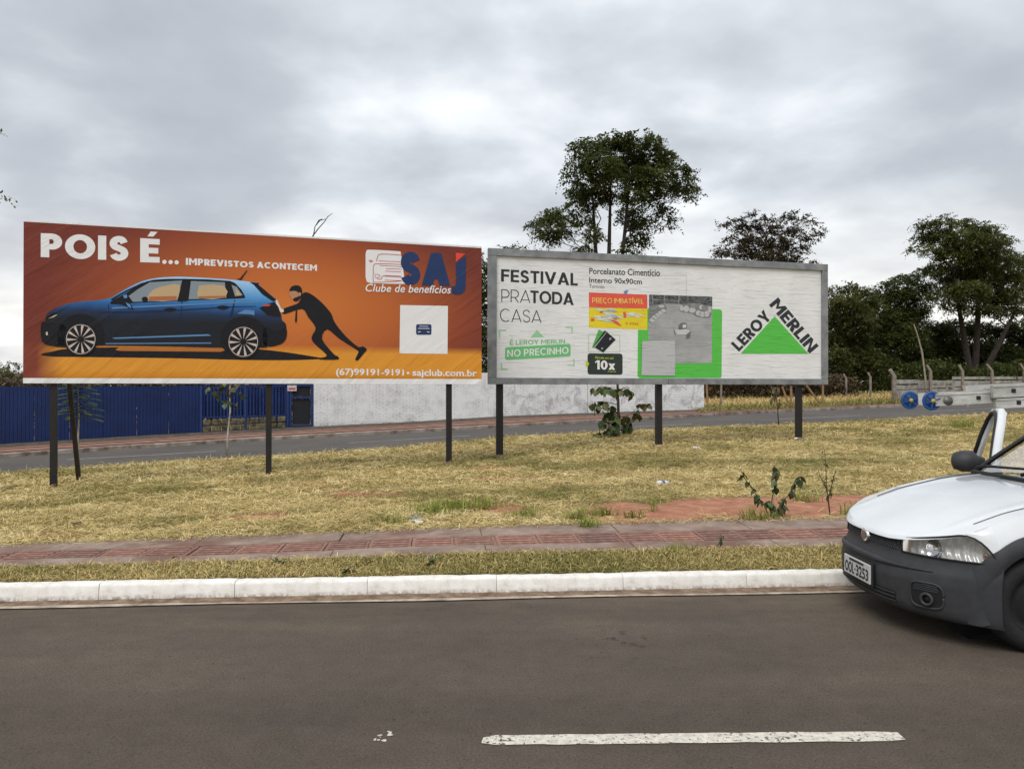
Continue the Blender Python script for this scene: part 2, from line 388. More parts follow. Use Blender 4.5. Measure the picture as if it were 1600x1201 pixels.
gut = strip('gutter', [(x, ky(x, -.165+.02*math.sin(x*1.7)+.015*math.sin(x*4.1)), .0045) for x in np.arange(-60, 60, .25)], [(x, ky(x, .02), .012) for x in np.arange(-60, 60, .25)], M_gut)
strip('gutter_edge', [(x, ky(x, -.185+.012*math.sin(x*2.3)), .009) for x in np.arange(-60, 60, .25)], [(x, ky(x, -.14+.012*math.sin(x*1.9+1)), .0095) for x in np.arange(-60, 60, .25)],
      mat('pale_concrete_edge', (.42, .35, .28), .9, var=.5, scale=7, bump=.4), None, gut)
# kerb: whitewashed stones, one by one
g = NG('whitewashed_kerb', .85, .2)
k1 = g.ramp(g.noise(11, 7, .7), [(.28, (.50, .45, .39)), (.42, (.72, .69, .64)), (.6, (.82, .80, .76))])
sep = g.n('ShaderNodeSeparateXYZ'); g.L(g.co, sep.inputs[0])
low = g.math('MULTIPLY', g.map(sep.outputs[2], .045, .0), g.map(g.noise(13, 6, .75), .42, .58))
k2 = g.mix(low, k1, (.12, .085, .065))
chip = g.map(g.noise(24, 6, .8, dist=.6), .61, .66); k2 = g.mix(g.math('MULTIPLY', chip, g.map(g.noise(2.0, 2), .45, .6)), k2, (.21, .19, .17))
g.base(k2).bump(g.noise(40, 6, .7), .45, .008); M_kerb = g.m
kerb = bpy.data.objects.new('kerb', None); link(kerb); tag(kerb, kind='structure'); kerb.location = (0, 6.05, 0)
def kerb_stone(seed):
    rr = random.Random(seed); mb = MB(); n = 14; prof = [(0.0, -.04), (-.004, .0), (.008, .055), (.012, .10), (.020, .118), (.04, .124), (.10, .126), (.125, .120), (.13, .04)]
    for i in range(n+1):
        x = -.4994+.9988*i/n
        for j, (y, z) in enumerate(prof): mb.v.append((x, y+rr.uniform(-.003, .003), z+rr.uniform(-.004, .004)*(j > 1)))
    m_ = len(prof)
    for i in range(n):
        for j in range(m_-1): mb.f.append((i*m_+j, (i+1)*m_+j, (i+1)*m_+j+1, i*m_+j+1))
    k = len(mb.v); mb.v += mb.v[:m_]+mb.v[n*m_:(n+1)*m_]; mb.f += [tuple(k+j for j in range(m_-1, -1, -1)), tuple(k+m_+j for j in range(m_))]
    me = bpy.data.meshes.new('kerb_stone'); me.from_pydata(mb.v, [], mb.f); me.polygons.foreach_set('use_smooth', [True]*(n*(m_-1))+[False]*2); me.materials.append(M_kerb); return me
kms = [kerb_stone(i) for i in range(7)]
for i in range(-22, 23):
    o = bpy.data.objects.new('kerb_stone', kms[i % 7]); link(o, kerb); x = i*1.0+.38
    o.location = (x, 6.02+KS*x-6.05+random.uniform(-.004, .004), random.uniform(-.003, .004)); o.rotation_euler = (0, 0, math.atan(KS))
# ------------------------------------------------------------ footpath: slabs and ribbed guiding tiles
g = NG('footpath_concrete', .93, .15)
pc = g.ramp(g.noise(3.5, 8, .68), [(.3, (.165, .115, .090)), (.5, (.265, .195, .160)), (.68, (.36, .28, .235))])
pc = g.mix(g.map(g.noise(.8, 4), .52, .66), pc, (.18, .105, .08)); g.base(pc).bump(g.noise(45, 6, .7), .5, .006); M_slab = g.m
g = NG('red_tactile_tile', .9, .15)
oi = g.n('ShaderNodeObjectInfo')
tcv = g.ramp(g.noise(12, 7, .7), [(.3, (.18, .098, .078)), (.6, (.33, .195, .16)), (.75, (.40, .27, .23))])
tcv = g.mix(1., tcv, g.ramp(oi.outputs['Random'], [(0, (.72, .74, .76)), (1, (1.12, 1.05, 1.0))]), 'MULTIPLY'); g.base(tcv).bump(g.noise(60, 5), .4, .005); M_tile = g.m
pave = bpy.data.objects.new('pavement', None); link(pave); tag(pave, kind='structure'); pave.location = (0, 7.2, 0)
TH = math.atan(SS); PU = Vector((math.cos(TH), math.sin(TH), 0)); PV = Vector((-math.sin(TH), math.cos(TH), 0))
def pv(u, v):    # footpath coordinates: u along, v across from its front edge
    x, y = PU.x*u+PV.x*v, 6.75+PU.y*u+PV.y*v
    b = x/y; f_ = float(np.interp(b, BB, zF_)); bk = float(np.interp(b, BB, zB_)); return Vector((x, y, f_+(bk-f_)*v/1.2))
T0, T1 = .34, .74
for i in range(-12, 14):
    u0, u1 = i*1.36-.22, (i+1)*1.36-.22
    for v0, v1 in ((0.0, T0-.006), (T1+.006, 1.2)):
        mb = MB(); nU, nV = 8, 3; dz = random.uniform(-.006, .006)
        def fn(a_, b_):
            u = u0+.007+(u1-u0-.014)*a_; v = v0+(v1-v0)*b_
            if v0 == 0 and b_ == 0: v += .06*math.sin(u*3.1)*math.sin(u*7.7+1)
            if v1 == 1.2 and b_ == 1: v += .05*math.sin(u*2.3+2)*math.sin(u*6.1)
            return pv(u, v)+Vector((0, 0, .006+dz))
        mb.grid(fn, nU, nV)
        k = len(mb.v); rim = [j for j in range(nV+1)]+[i2*(nV+1)+nV for i2 in range(1, nU+1)]+[nU*(nV+1)+j for j in range(nV-1, -1, -1)]+[i2*(nV+1) for i2 in range(nU-1, 0, -1)]
        mb.v += [(mb.v[j][0], mb.v[j][1], mb.v[j][2]-.06) for j in rim]; n_ = len(rim)
        mb.f += [(rim[j], k+j, k+(j+1) % n_, rim[(j+1) % n_]) for j in range(n_)]
        mb.build('paving_slab', M_slab, pave, org=(0, 7.2, 0))
def tile_mesh(ribs):
    mb = MB(); mb.bbox((0, 0, -.012), (.386, .388, .024), .004)
    for k in range(4): mb.bbox((0, -.141+k*.094, .0045), (.33, .046, .013), .006)
    me = bpy.data.meshes.new('tactile_tile'); me.from_pydata(mb.v, [], mb.f); me.materials.append(M_tile); return me
tm = tile_mesh(4)
for i in range(-40, 46):
    u = i*.395; c = pv(u+.1, (T0+T1)/2); c2 = pv(u+.3, (T0+T1)/2); c3 = pv(u+.1, T1); o = bpy.data.objects.new('tactile_tile', tm); link(o, pave)
    o.location = c+Vector((0, -7.2, random.uniform(-.003, .008)))
    o.rotation_euler = (math.atan((c3.z-c.z)/.2)+random.uniform(-.012, .012), -math.atan((c2.z-c.z)/.2)+random.uniform(-.012, .012), TH+random.uniform(-.01, .01))
# ------------------------------------------------------------ the far carriageway
bpx = np.concatenate([np.arange(-2400, -100, 100), np.arange(-100, 1900, 20), np.arange(1900, 3400, 100)])
def fl(i, px, dy=0, dz=0):
    p = row_at(i, px); b = (px-CX)/F; y = p.y+dy; return (b*y, y, p.z+dz)
g = NG('far_asphalt', .9, .25)
fa = g.ramp(g.noise(50, 6, .75), [(.3, (.066, .059, .053)), (.7, (.125, .114, .103))]); fa = g.mix(1., fa, g.ramp(g.noise(.4, 5), [(.35, (.85, .85, .87)), (.65, (1.15, 1.13, 1.1))]), 'MULTIPLY')
g.base(fa).bump(g.noise(90, 4), .3, .01); M_asph2 = g.m
far_road = strip('far_road', [fl(ROAD_N, p, -.15, -.0) for p in bpx], [fl(ROAD_F, p, 0, 0) for p in bpx], M_asph2)
M_fmark = mat('far_road_paint', (.42, .41, .38), .8, var=.4, scale=3)
def road_pt(px, py):
    n_, f_ = row_at(ROAD_N, px), row_at(ROAD_F, px); k = (HY-py)/F
    t = ((CAMZ+k*n_.y)-n_.z)/((f_.z-n_.z)-k*(f_.y-n_.y)); q = n_+(f_-n_)*t; return q+Vector((0, 0, .006))
for x0, y0, x1, y1 in ((105,718,338,705),(545,692,735,680.5),(985,667,1082,662.2),(1215,655,1345,649),(1455,642.5,1562,637.5)):
    a_, b_ = road_pt(x0, y0), road_pt(x1, y1); n_ = 8; A = [a_+(b_-a_)*t/n_ for t in range(n_+1)]
    s_ = (b_-a_).normalized().cross(Vector((0,0,1)))*.055
    A = [road_pt(x0+(x1-x0)*t/n_, y0+(y1-y0)*t/n_) for t in range(n_+1)]
    strip('road_marking', [q+s_ for q in A], [q-s_ for q in A], M_fmark, None, far_road)
M_fk = mat('old_concrete_kerb', (.34, .29, .25), .92, (.12, .085, .065), scale=2.6, bump=.5)
fk = MB()
prof = [(-.03, -.02), (-.03, .11), (.02, .13), (.14, .13), (.14, -.02)]
for p in bpx:
    for dy, dz in prof: fk.v.append(fl(ROAD_F, p, dy, dz+random.uniform(-.012, .012)*(dz > 0)))
for i in range(len(bpx)-1):
    for j in range(len(prof)-1): fk.f.append((i*5+j, (i+1)*5+j, (i+1)*5+j+1, i*5+j+1))
tag(fk.build('far_kerb', M_fk), kind='structure')
def between(px, t, dz=0):
    a_, b_ = row_at(ROAD_F, px), row_at(WALLROW, px); q = a_+(b_-a_)*t; return (q.x, q.y, q.z+dz)
pf = [p for p in bpx if p < 1500]
g = NG('far_footpath', .95, .1)
fp = g.ramp(g.noise(2.2, 7, .7), [(.3, (.13, .085, .065)), (.6, (.24, .175, .14)), (.75, (.30, .22, .18))]); g.base(fp).bump(g.noise(30, 5), .5, .02); M_fp = g.m
g = NG('far_red_tiles', .93, .12)
ft = g.ramp(g.noise(3, 7, .7), [(.3, (.20, .10, .075)), (.7, (.36, .20, .155))]); g.base(ft).bump(g.noise(30, 5), .4, .02); M_ft = g.m
g = NG('wall_foot_dirt', .97, .1)
fd = g.ramp(g.noise(3, 8, .72), [(.3, (.05, .042, .034)), (.55, (.12, .098, .078)), (.75, (.19, .15, .115))]); g.base(fd).bump(g.noise(20, 6), .8, .04); M_fd = g.m
fpv = strip('far_pavement', [between(p, .02, .115) for p in pf], [between(p, .58, .05) for p in pf], M_fp)
strip('tile_band', [between(p, .14, .122) for p in pf], [between(p, .36, .10) for p in pf], M_ft, None, fpv)
strip('tile_band', [between(p, .40, .10) for p in pf], [between(p, .56, .07) for p in pf], M_ft, None, fpv)
pd = [p for p in bpx if -700 < p < 1120]
strip('dirt_strip', [between(p, .55+.05*math.sin(p*.05), .055) for p in pd], [between(p, 1.02, .03) for p in pd], M_fd, None, fpv)
# ------------------------------------------------------------ walls across the far road
WS = .4355; WY0 = 36.14                                   # wall line  y = WY0 + WS x
WD = Vector((1, WS, 0)).normalized(); WNm = Vector((WD.y, -WD.x, 0))   # along, and outwards to the road
def wall_x(px): b = (px-CX)/F; return b*WY0/(1-b*WS)
def wp(x, z=0, o=0.0): return Vector((x, WY0+WS*x, z))+WNm*o
def wz(x): return zg(x, WY0+WS*x)
M_blue = mat('blue_painted_sheet', (.005, .022, .105), .5, (.004, .015, .075), scale=1.2, bump=.1, bscale=3, spec=.35)
M_blue2 = mat('blue_painted_steel', (.006, .027, .13), .5, var=.3, scale=3)
M_dark = mat('dark_gap', (.012, .014, .018), .8, var=.3)
x_fg, x_ga, x_gb, x_wh, x_end = wall_x(312), wall_x(312), wall_x(452), wall_x(490), 10.1
def sheet(x0, x1, zt, name, parent, m):
    mb = MB(); L_ = (x1-x0)/WD.x; n = max(1, round(L_/.125)); base0 = []
    prof = [(0, 0), (.3, 0), (.42, .016), (.72, .016), (.84, 0)]
    cols = [((i+t)/n, o) for i in range(n) for t, o in prof]+[(1, 0)]
    for t, o in cols:
        x = x0+(x1-x0)*t; p0 = wp(x, wz(x)+.02, o); p1 = wp(x, zt(x), o); mb.v += [tuple(p0), tuple(p1)]
    for i in range(len(cols)-1): mb.f.append((2*i, 2*i+2, 2*i+3, 2*i+1))
    return mb.build(name, m, parent)
x_l = -34.0
bf = thing('corrugated_fence', wp(x_fg-5, wz(x_fg-5)), 'long dark blue fence of corrugated metal sheets beside the barred gate', 'fence')
zt = lambda x: 1.66+.012*(x+18.7)
xs_ = np.arange(x_fg, x_l, -1.04)
for i in range(len(xs_)-1):
    jz = random.uniform(-.02, .02); sheet(xs_[i+1]+.004, xs_[i]-.004, lambda x, jz=jz: zt(x)+jz, 'sheet', bf, M_blue)
for x in np.arange(x_fg, x_l, -3.12):
    mb = MB(); mb.bar(wp(x, wz(x)-.1, -.08), wp(x, zt(x)-.04, -.08), .09, .09); mb.build('post', M_blue2, bf)
mb = MB(); mb.bar(wp(x_fg, zt(x_fg)-.2, -.03), wp(x_l, zt(x_l)-.2, -.03), .05, .05); mb.build('rail', M_blue2, bf)
# barred gate on a low block footing
gt = thing('barred_gate', wp((x_ga+x_gb)/2, wz((x_ga+x_gb)/2)), 'blue gate of upright bars standing on a dark stone footing', 'gate')
zgt = 1.74; zb0 = wz((x_ga+x_gb)/2)
mb = MB()
for x in (x_ga+.06, (x_ga+x_gb)/2, x_gb-.05): mb.bar(wp(x, wz(x)-.05), wp(x, zgt), .10, .10)
mb.bar(wp(x_ga, zgt-.04), wp(x_gb, zgt-.04), .07, .08); mb.bar(wp(x_ga, zb0+.56), wp(x_gb, zb0+.60), .07, .08)
mb.build('gate_frame', M_blue2, gt)
n = 26
for i in range(n):
    x = x_ga+.15+(x_gb-x_ga-.3)*i/(n-1); w = .062 if i % 4 else .03
    mb = MB(); mb.box(wp(x, (zb0+.6+zgt)/2, .02), (w, .03, zgt-zb0-.62), Matrix.Rotation(math.atan(WS), 3, 'Z')); mb.build('bar', M_blue2, gt)
mb = MB(); mb.bar(wp(x_ga+.05, zb0+1.1, -.35), wp(x_gb-.05, zb0+1.1, -.35), .02, 1.2); mb.build('back_sheet', M_blue, gt)
M_stone = mat('dark_stone_footing', (.19, .165, .10), .9, (.03, .028, .026), scale=4, bump=.8, bscale=12)
nst = 9
for i in range(nst):
    x0 = x_ga+.1+(x_gb-x_ga-.2)*i/nst; x1 = x_ga+.1+(x_gb-x_ga-.2)*(i+1)/nst-.03; xm = (x0+x1)/2
    for r_ in range(2):
        mb = MB(); mb.bbox(wp(xm, wz(xm)+.14+.26*r_, -.05+random.uniform(-.02, .02)), ((x1-x0)/WD.x, .2, .24), .03, Matrix.Rotation(math.atan(WS), 3, 'Z')); mb.build('stone', M_stone, gt)
# panelled door between gate and wall
dr = thing('metal_door', wp((x_gb+x_wh)/2, wz(x_gb)), 'dark blue metal door with two dark panels beside the white wall', 'door')
zd = 1.78; zd0 = wz((x_gb+x_wh)/2)+.03; mb = MB()
for x in (x_gb+.05, x_wh-.06): mb.bar(wp(x, zd0), wp(x, zd), .10, .08)
for z in (zd0+.05, zd-.55, zd-.04): mb.bar(wp(x_gb+.1, z, .002), wp(x_wh-.1, z, .002), .07, .09)
mb.build('door_frame', M_blue2, dr)
for z0, z1 in ((zd0+.1, zd-.6), (zd-.5, zd-.09)):
    mb = MB(); mb.bar(wp(x_gb+.12, (z0+z1)/2, -.03), wp(x_wh-.13, (z0+z1)/2, -.03), .02, z1-z0); mb.build('panel', M_dark, dr)
mb = MB(); mb.bar(wp(x_gb-.6, (zd0+zd)/2, -.06), wp(x_gb+.0, (zd0+zd)/2, -.06), .03, zd-zd0); mb.build('side_sheet', M_blue, dr)
sg = MB(); sx = wall_x(456); sg.bar(wp(sx-.17, 1.62, .06), wp(sx+.17, 1.62, .06), .01, .24)
sgo = sg.build('notice_plate', mat('white_notice', (.62, .58, .56), .6), None, org=wp(sx, 1.5, .06)); tag(sgo, 'small white and red notice fixed to the dark blue door', 'sign')
sg = MB(); sg.bar(wp(sx-.12, 1.60, .068), wp(sx+.12, 1.60, .068), .004, .07); sg.build('red_band', mat('notice_red', (.5, .08, .06), .6), sgo)
# white-washed brick wall
g = NG('whitewashed_brick', .9, .15)
br = g.n('ShaderNodeTexBrick'); mp = g.n('ShaderNodeMapping'); g.L(g.co, mp.inputs[0]); mp.inputs['Rotation'].default_value = (R(-90), 0, 0)
sp3 = g.n('ShaderNodeSeparateXYZ'); g.L(g.co, sp3.inputs[0]); cb3 = g.n('ShaderNodeCombineXYZ'); g.L(g.math('MULTIPLY', sp3.outputs[0], 1/WD.x), cb3.inputs[0]); g.L(sp3.outputs[2], cb3.inputs[1])
g.L(cb3.outputs[0], br.inputs['Vector']); br.inputs['Scale'].default_value = 1.0; br.inputs['Brick Width'].default_value = .30; br.inputs['Row Height'].default_value = .085; br.inputs['Mortar Size'].default_value = .007
br.inputs['Mortar Smooth'].default_value = .3
wash = g.ramp(g.noise(1.3, 8, .72), [(.28, (.42, .41, .41)), (.38, (.66, .66, .66)), (.50, (.80, .805, .81))])
bare = g.mix(g.math('MULTIPLY', g.map(sp3.outputs[0], 6.0, 9.5), g.map(g.noise(1.6, 8, .75, dist=.8), .50, .60)), wash, (.50, .495, .49))
joint = g.mix(g.math('MULTIPLY', br.outputs['Fac'], g.map(g.noise(2.2, 6, .7), .40, .62)), bare, (.23, .225, .225))
drip = g.map(g.noise(1, 6, .75, vec=g.scaled(5, 5, 1.1)), .64, .70); joint = g.mix(g.math('MULTIPLY', drip, g.map(g.noise(.5, 2), .45, .6)), joint, (.16, .155, .15))
foot = g.math('MULTIPLY', g.map(sp3.outputs[2], .25, -.05), g.map(g.noise(3, 6, .75), .40, .6)); joint = g.mix(foot, joint, (.20, .17, .15))
g.base(joint).bump(g.math('ADD', g.math('MULTIPLY', br.outputs['Fac'], -1.0), g.noise(14, 6, .7)), .6, .02); M_wh = g.m
ww = thing('whitewashed_wall', wp(x_wh, wz(x_wh)), 'white painted brick wall with patchy worn paint behind the billboards', 'wall')
cuts = [x_wh, wall_x(697), wall_x(917), x_end]
for i in range(3):
    a_, b_ = cuts[i]+.012*(i > 0), cuts[i+1]-.012; n_ = 16
    mb = MB(); top = 2.36-.03*i; lo = wz(a_)-.12
    pr = [(-.07, 0), (.07, 0)]
    for k in range(n_+1):
        x = a_+(b_-a_)*k/n_; zt_ = top+random.uniform(-.012, .012)
        mb.v += [tuple(wp(x, wz(x)-.1, .07)), tuple(wp(x, zt_, .07)), tuple(wp(x, zt_, -.07)), tuple(wp(x, wz(x)-.1, -.07))]
    for k in range(n_):
        for j in range(3): mb.f.append((k*4+j, k*4+4+j, k*4+5+j, k*4+1+j))
    mb.f += [(3, 2, 1, 0), (n_*4, n_*4+1, n_*4+2, n_*4+3)]; mb.build('wall_bay', M_wh, ww)
for i in (1, 2):
    mb = MB(); mb.bar(wp(cuts[i], wz(cuts[i])-.1, .045), wp(cuts[i], 2.3, .045), .03, .03); mb.build('joint_strip', mat('grey_joint', (.2, .2, .2), .9), ww)

# ------------------------------------------------------------ grass and straw
def blades(name, X, Y, Zb, length, width, elev, az, tint, m, bend=.35):
    n = len(X); d = np.stack([np.cos(az)*np.cos(elev), np.sin(az)*np.cos(elev), np.sin(elev)], 1)
    s_ = np.stack([-np.sin(az), np.cos(az), np.zeros(n)], 1); roll = RNG.uniform(-.8, .8, n)[:, None]
    s_ = s_*np.cos(roll)+np.array([[0, 0, 1.]])*np.sin(roll)
    p0 = np.stack([X, Y, Zb], 1); p1 = p0+d*(length*.55)[:, None]
    e2 = np.clip(elev-bend-RNG.uniform(0, .5, n), -.25, 1.5); d2 = np.stack([np.cos(az)*np.cos(e2), np.sin(az)*np.cos(e2), np.sin(e2)], 1); p2 = p1+d2*(length*.45)[:, None]
    w = width[:, None]/2; V = np.stack([p0-s_*w, p0+s_*w, p1+s_*w*.85, p2, p1-s_*w*.85], 1)
    # one pentagon folded at the middle
    q = np.stack([V[:, 0], V[:, 1], V[:, 2], V[:, 4]], 1); t3 = np.stack([V[:, 4], V[:, 2], V[:, 3]], 1)
    me = bpy.data.meshes.new(name); me.vertices.add(n*5); me.vertices.foreach_set('co', V.reshape(-1).astype(np.float32))
    k = np.arange(n)*5; li = np.stack([k, k+1, k+2, k+4, k+4, k+2, k+3], 1).reshape(-1)
    me.loops.add(n*7); me.loops.foreach_set('vertex_index', li.astype(np.int32))
    me.polygons.add(n*2); me.polygons.foreach_set('loop_start', np.stack([np.arange(n)*7, np.arange(n)*7+4], 1).reshape(-1).astype(np.int32))
    me.update(calc_edges=True)
    at = me.attributes.new('tint', 'FLOAT', 'POINT'); at.data.foreach_set('value', np.repeat(tint, 5).astype(np.float32)); me.materials.append(m)
    return link(bpy.data.objects.new(name, me))
g = NG('dry_straw', .85, .2)
sc = g.ramp(g.attr('tint'), [(0, (.14, .13, .04)), (.18, (.25, .23, .075)), (.4, (.43, .325, .135)), (.7, (.63, .49, .215)), (1, (.80, .68, .38))]); g.base(sc); M_straw = g.m
def scatter(n, px0, px1, r0, r1, t0=0., t1=1., pw=1.0):
    """random points between two terrain rows, spread evenly over the ground"""
    b = RNG.uniform((px0-CX)/F, (px1-CX)/F, n*3); t = RNG.uniform(0, 1, n*3)**pw
    ya = np.interp(b, BB, RY[r0]); yb = np.interp(b, BB, RY[r1]); y = ya+(yb-ya)*(t0+(t1-t0)*t); keep = RNG.uniform(0, 1, n*3) < y/np.max(y)
    b, y = b[keep][:n], y[keep][:n]; return b*y, y
def relv(x, y):
    b = x/y; y0 = np.interp(b, BB, RY[4]); y1 = np.interp(b, BB, RY[5]); ye = np.interp(b, BB, RY[7]); ym = np.interp(b, BB, RY[6])
    return np.clip(np.minimum((y-y0)/(y1-y0)*3, (ye-y)/(ye-ym)*4), 0, 1)
def straw_field(n, px0, px1, r0, r1, name, pw=1., lmin=.10, lmax=.26, w=.006):
    x, y = scatter(n, px0, px1, r0, r1, .0, 1., pw)
    so_ = soil(x, y)*1.0; keep = RNG.uniform(0, 1, len(x)) > so_*.985; x, y = x[keep], y[keep]; n = len(x)
    z = ZG(x, y)+relief(x, y, relv(x, y)); mound = np.clip(fbm(x, y, 1.3, 21)-.35, 0, 1)
    z = z+RNG.uniform(0, .05, n)*(.3+2*mound)
    el_ = np.abs(RNG.normal(.08, .22, n)); up = RNG.uniform(0, 1, n) < .06; el_ = np.where(up, RNG.uniform(.5, 1.3, n), el_)
    grn = fbm(x, y, .55, 31); b_ = x/y
    tint = np.clip(RNG.normal(.62, .2, n)-np.clip(grn-.5, 0, 1)*2.0+(fbm(x, y, 2.6, 14)-.5)*.9, 0, 1); gg = RNG.uniform(0, 1, n) < .10+np.clip(grn-.48, 0, 1)*1.5; tint = np.where(gg, RNG.uniform(.05, .25, n), tint)
    o = blades(name, x, y, z, RNG.uniform(lmin, lmax, n)*np.where(up, .7, 1), RNG.uniform(.6, 1.5, n)*w, el_, RNG.uniform(0, 2*np.pi, n), tint, M_straw); return o
tag(straw_field(150000, -260, 1860, 4, 5, 'dry_grass', lmin=.06, lmax=.19, w=.005), 'mown dry straw grass on the verge behind the footpath', 'grass', kind='stuff')
tag(straw_field(90000, -260, 1860, 5, 6, 'dry_grass', lmin=.09, lmax=.24, w=.007), 'mown dry straw grass under the billboards', 'grass', kind='stuff')
tag(straw_field(85000, -260, 1860, 6, 7, 'dry_grass', lmin=.14, lmax=.36, w=.010), 'mown dry straw grass along the far road', 'grass', kind='stuff')
# verge between kerb and footpath
x, y = scatter(95000, -150, 1760, 2, 3, 0, 1); n = len(x); gr = fbm(x, y, 1.1, 41)+np.clip(x*.02, -.1, .12)
yk = 6.02+KS*x+.13; ok = y > yk+.005; x, y, gr = x[ok], y[ok], gr[ok]; n = len(x)
tint = np.where(RNG.uniform(0, 1, n) < .34+(gr-.3)*1.2, RNG.uniform(.02, .30, n), RNG.uniform(.3, .8, n))
thin = RNG.uniform(0, 1, n) < .45+.9*fbm(x, y, 2.4, 47); x, y, tint = x[thin], y[thin], tint[thin]; n = len(x)
vg = blades('verge_grass', x, y, ZG(x, y)+RNG.uniform(-.005, .02, n), RNG.uniform(.03, .09, n), RNG.uniform(.003, .007, n), np.abs(RNG.normal(.45, .4, n)), RNG.uniform(0, 6.28, n), tint, M_straw)
tag(vg, 'short green and dry grass between kerb and footpath', 'grass', kind='stuff')
# loose straw creeping over both edges of the footpath
n = 7000; uu = RNG.uniform(-9, 12, n); back = RNG.uniform(0, 1, n) < .55; vv = np.where(back, 1.22-np.abs(RNG.normal(0, .07, n))*(.3+1.6*fbm(uu, uu*0, .9, 77)), -.02+np.abs(RNG.normal(0, .05, n))*(.3+1.6*fbm(uu, uu*0+5, .9, 78)))
pp_ = np.array([pv(a, b) for a, b in zip(uu, vv)]); el_ = np.abs(RNG.normal(.12, .25, n))
fe = blades('edge_straw', pp_[:, 0], pp_[:, 1], pp_[:, 2]+.008, RNG.uniform(.04, .14, n), RNG.uniform(.003, .006, n), el_, RNG.uniform(0, 6.28, n), np.clip(RNG.normal(.5, .25, n), 0, 1), M_straw)
tag(fe, 'loose straw and grass creeping over the footpath edges', 'grass', kind='stuff')
# weeds and dry grass along the far side, right of the white wall
x, y = scatter(42000, 1090, 1900, 9, 10, -.22, .75, 1.3); n = len(x); gr = fbm(x, y, .5, 51); b = x/y
fr = (y-np.interp(b, BB, RY[9]))/(np.interp(b, BB, RY[10])-np.interp(b, BB, RY[9]))
tint = np.where((fr < .06+gr*.16), RNG.uniform(.02, .22, n), RNG.uniform(.3, .85, n))
fw = blades('field_grass', x, y, ZG(x, y)+relief(x, y, 1.2), RNG.uniform(.2, .55, n), RNG.uniform(.015, .035, n), np.abs(RNG.normal(.6, .45, n)), RNG.uniform(0, 6.28, n), tint, M_straw)
tag(fw, 'rough dry grass and green weeds across the far road', 'grass', kind='stuff')
M_green = leafmat('fresh_grass', (.07, .11, .016), (.40, .44, .085), .3)
def tuft(px, py, n, h, spread, label, grp, lean=.5):
    c = hit(px, py); x = c.x+RNG.normal(0, spread, n); y = c.y+RNG.normal(0, spread*.5, n)
    z = ZG(x, y)+relief(x, y, relv(x, y))-.01; el_ = np.clip(RNG.normal(1.15, .28, n), .3, 1.5)
    o = blades('grass_tuft', x, y, z, RNG.uniform(.5, 1.1, n)*h, RNG.uniform(.005, .010, n), el_, RNG.uniform(0, 6.28, n), np.clip(RNG.normal(.5, .28, n), 0, 1), M_green, bend=lean)
    me = o.data; co = np.zeros(len(me.vertices)*3, np.float32); me.vertices.foreach_get('co', co); co = co.reshape(-1, 3)-np.array(c, np.float32); me.vertices.foreach_set('co', co.reshape(-1)); o.location = c
    return tag(o, label, 'grass tuft', grp)
G1 = 'fresh green grass tufts behind the footpath'
for px, py, n, h, s_, lb in ((672,806,170,.24,.14,'bright green clump beside the grey plastic scrap'),(712,800,240,.26,.16,'widest bright green clump, grown round a dark twiggy lump'),(755,795,130,.24,.12,'bright green clump next to the red soil below the gap between billboards'),
    (608,818,110,.2,.09,'small green clump at the footpath edge left of the rubbish scraps'),(818,808,120,.2,.1,'lone yellowish green clump between two bare red spots'),(903,812,130,.23,.09,'tall dark green clump behind the lower clump touching the footpath'),(918,824,90,.2,.06,'green clump spilling over onto the footpath slab'),
    (944,804,100,.19,.08,'round green clump at the tip of the bare red soil'),(855,780,90,.15,.12,'low spread green clump holding a tiny white scrap'),(925,778,50,.12,.05,'very small green clump in the straw above the round clump'),(990,808,70,.16,.06,'thin flattened clump in the dry edge of the red soil'),
    (1020,800,22,.28,.05,'few upright grass blades alone on the bare red soil'),(1180,812,120,.24,.10,'yellow green clump at the foot of the straggly weed'),(1255,782,110,.22,.10,'green clump behind the straggly weed'),(1330,806,70,.24,.07,'spiky yellow clump on red soil close to the pickup bonnet'),
    (1062,862,90,.15,.09,'spiky green clump leaning over the footpath from the kerbside verge'),(1505,668,260,.5,.22,'bushy grey green clump at the far edge of the mown grass')): tuft(px, py, n, h, s_, lb, G1)
for px, py, lb in ((440,733,'green blades at the foot of the orange board middle post'),(708,728,'green blades at the foot of the orange board post beside the gap'),(1260,698,'green blades before the white board post with paper at its foot')): tuft(px, py, 60, .22, .14, lb, G1)
# ------------------------------------------------------------ billboards
class Board:
    """a flat board given by its left and right edges in the photograph and its height in metres"""
    def __init__(s, xl, tl, bl, xr, tr, br_, h):
        dl, dr_ = F*h/(bl-tl), F*h/(br_-tr); s.a = P(xl, bl, dl); s.c = P(xr, br_, dr_); z = (s.a.z+s.c.z)/2+.015; s.a.z = s.c.z = z
        s.h = h; s.u = (s.c-s.a); s.len = s.u.length; s.u.normalize(); s.n = Vector((s.u.y, -s.u.x, 0))      # n points to the viewer
    def uv(s, px, py):
        d = Vector(((px-CX)/F, 1, (HY-py)/F)); o = Vector((0, 0, CAMZ)); t = (s.a-o).dot(s.n)/d.dot(s.n); q = o+d*t-s.a; return (q.dot(s.u), q.z)
    def w(s, u, v, o=0.0): return s.a+s.u*u+Vector((0, 0, v))+s.n*o
    def rot(s): return Matrix((s.u, Vector((0, 0, 1)), s.n)).transposed()   # columns: u, up, normal
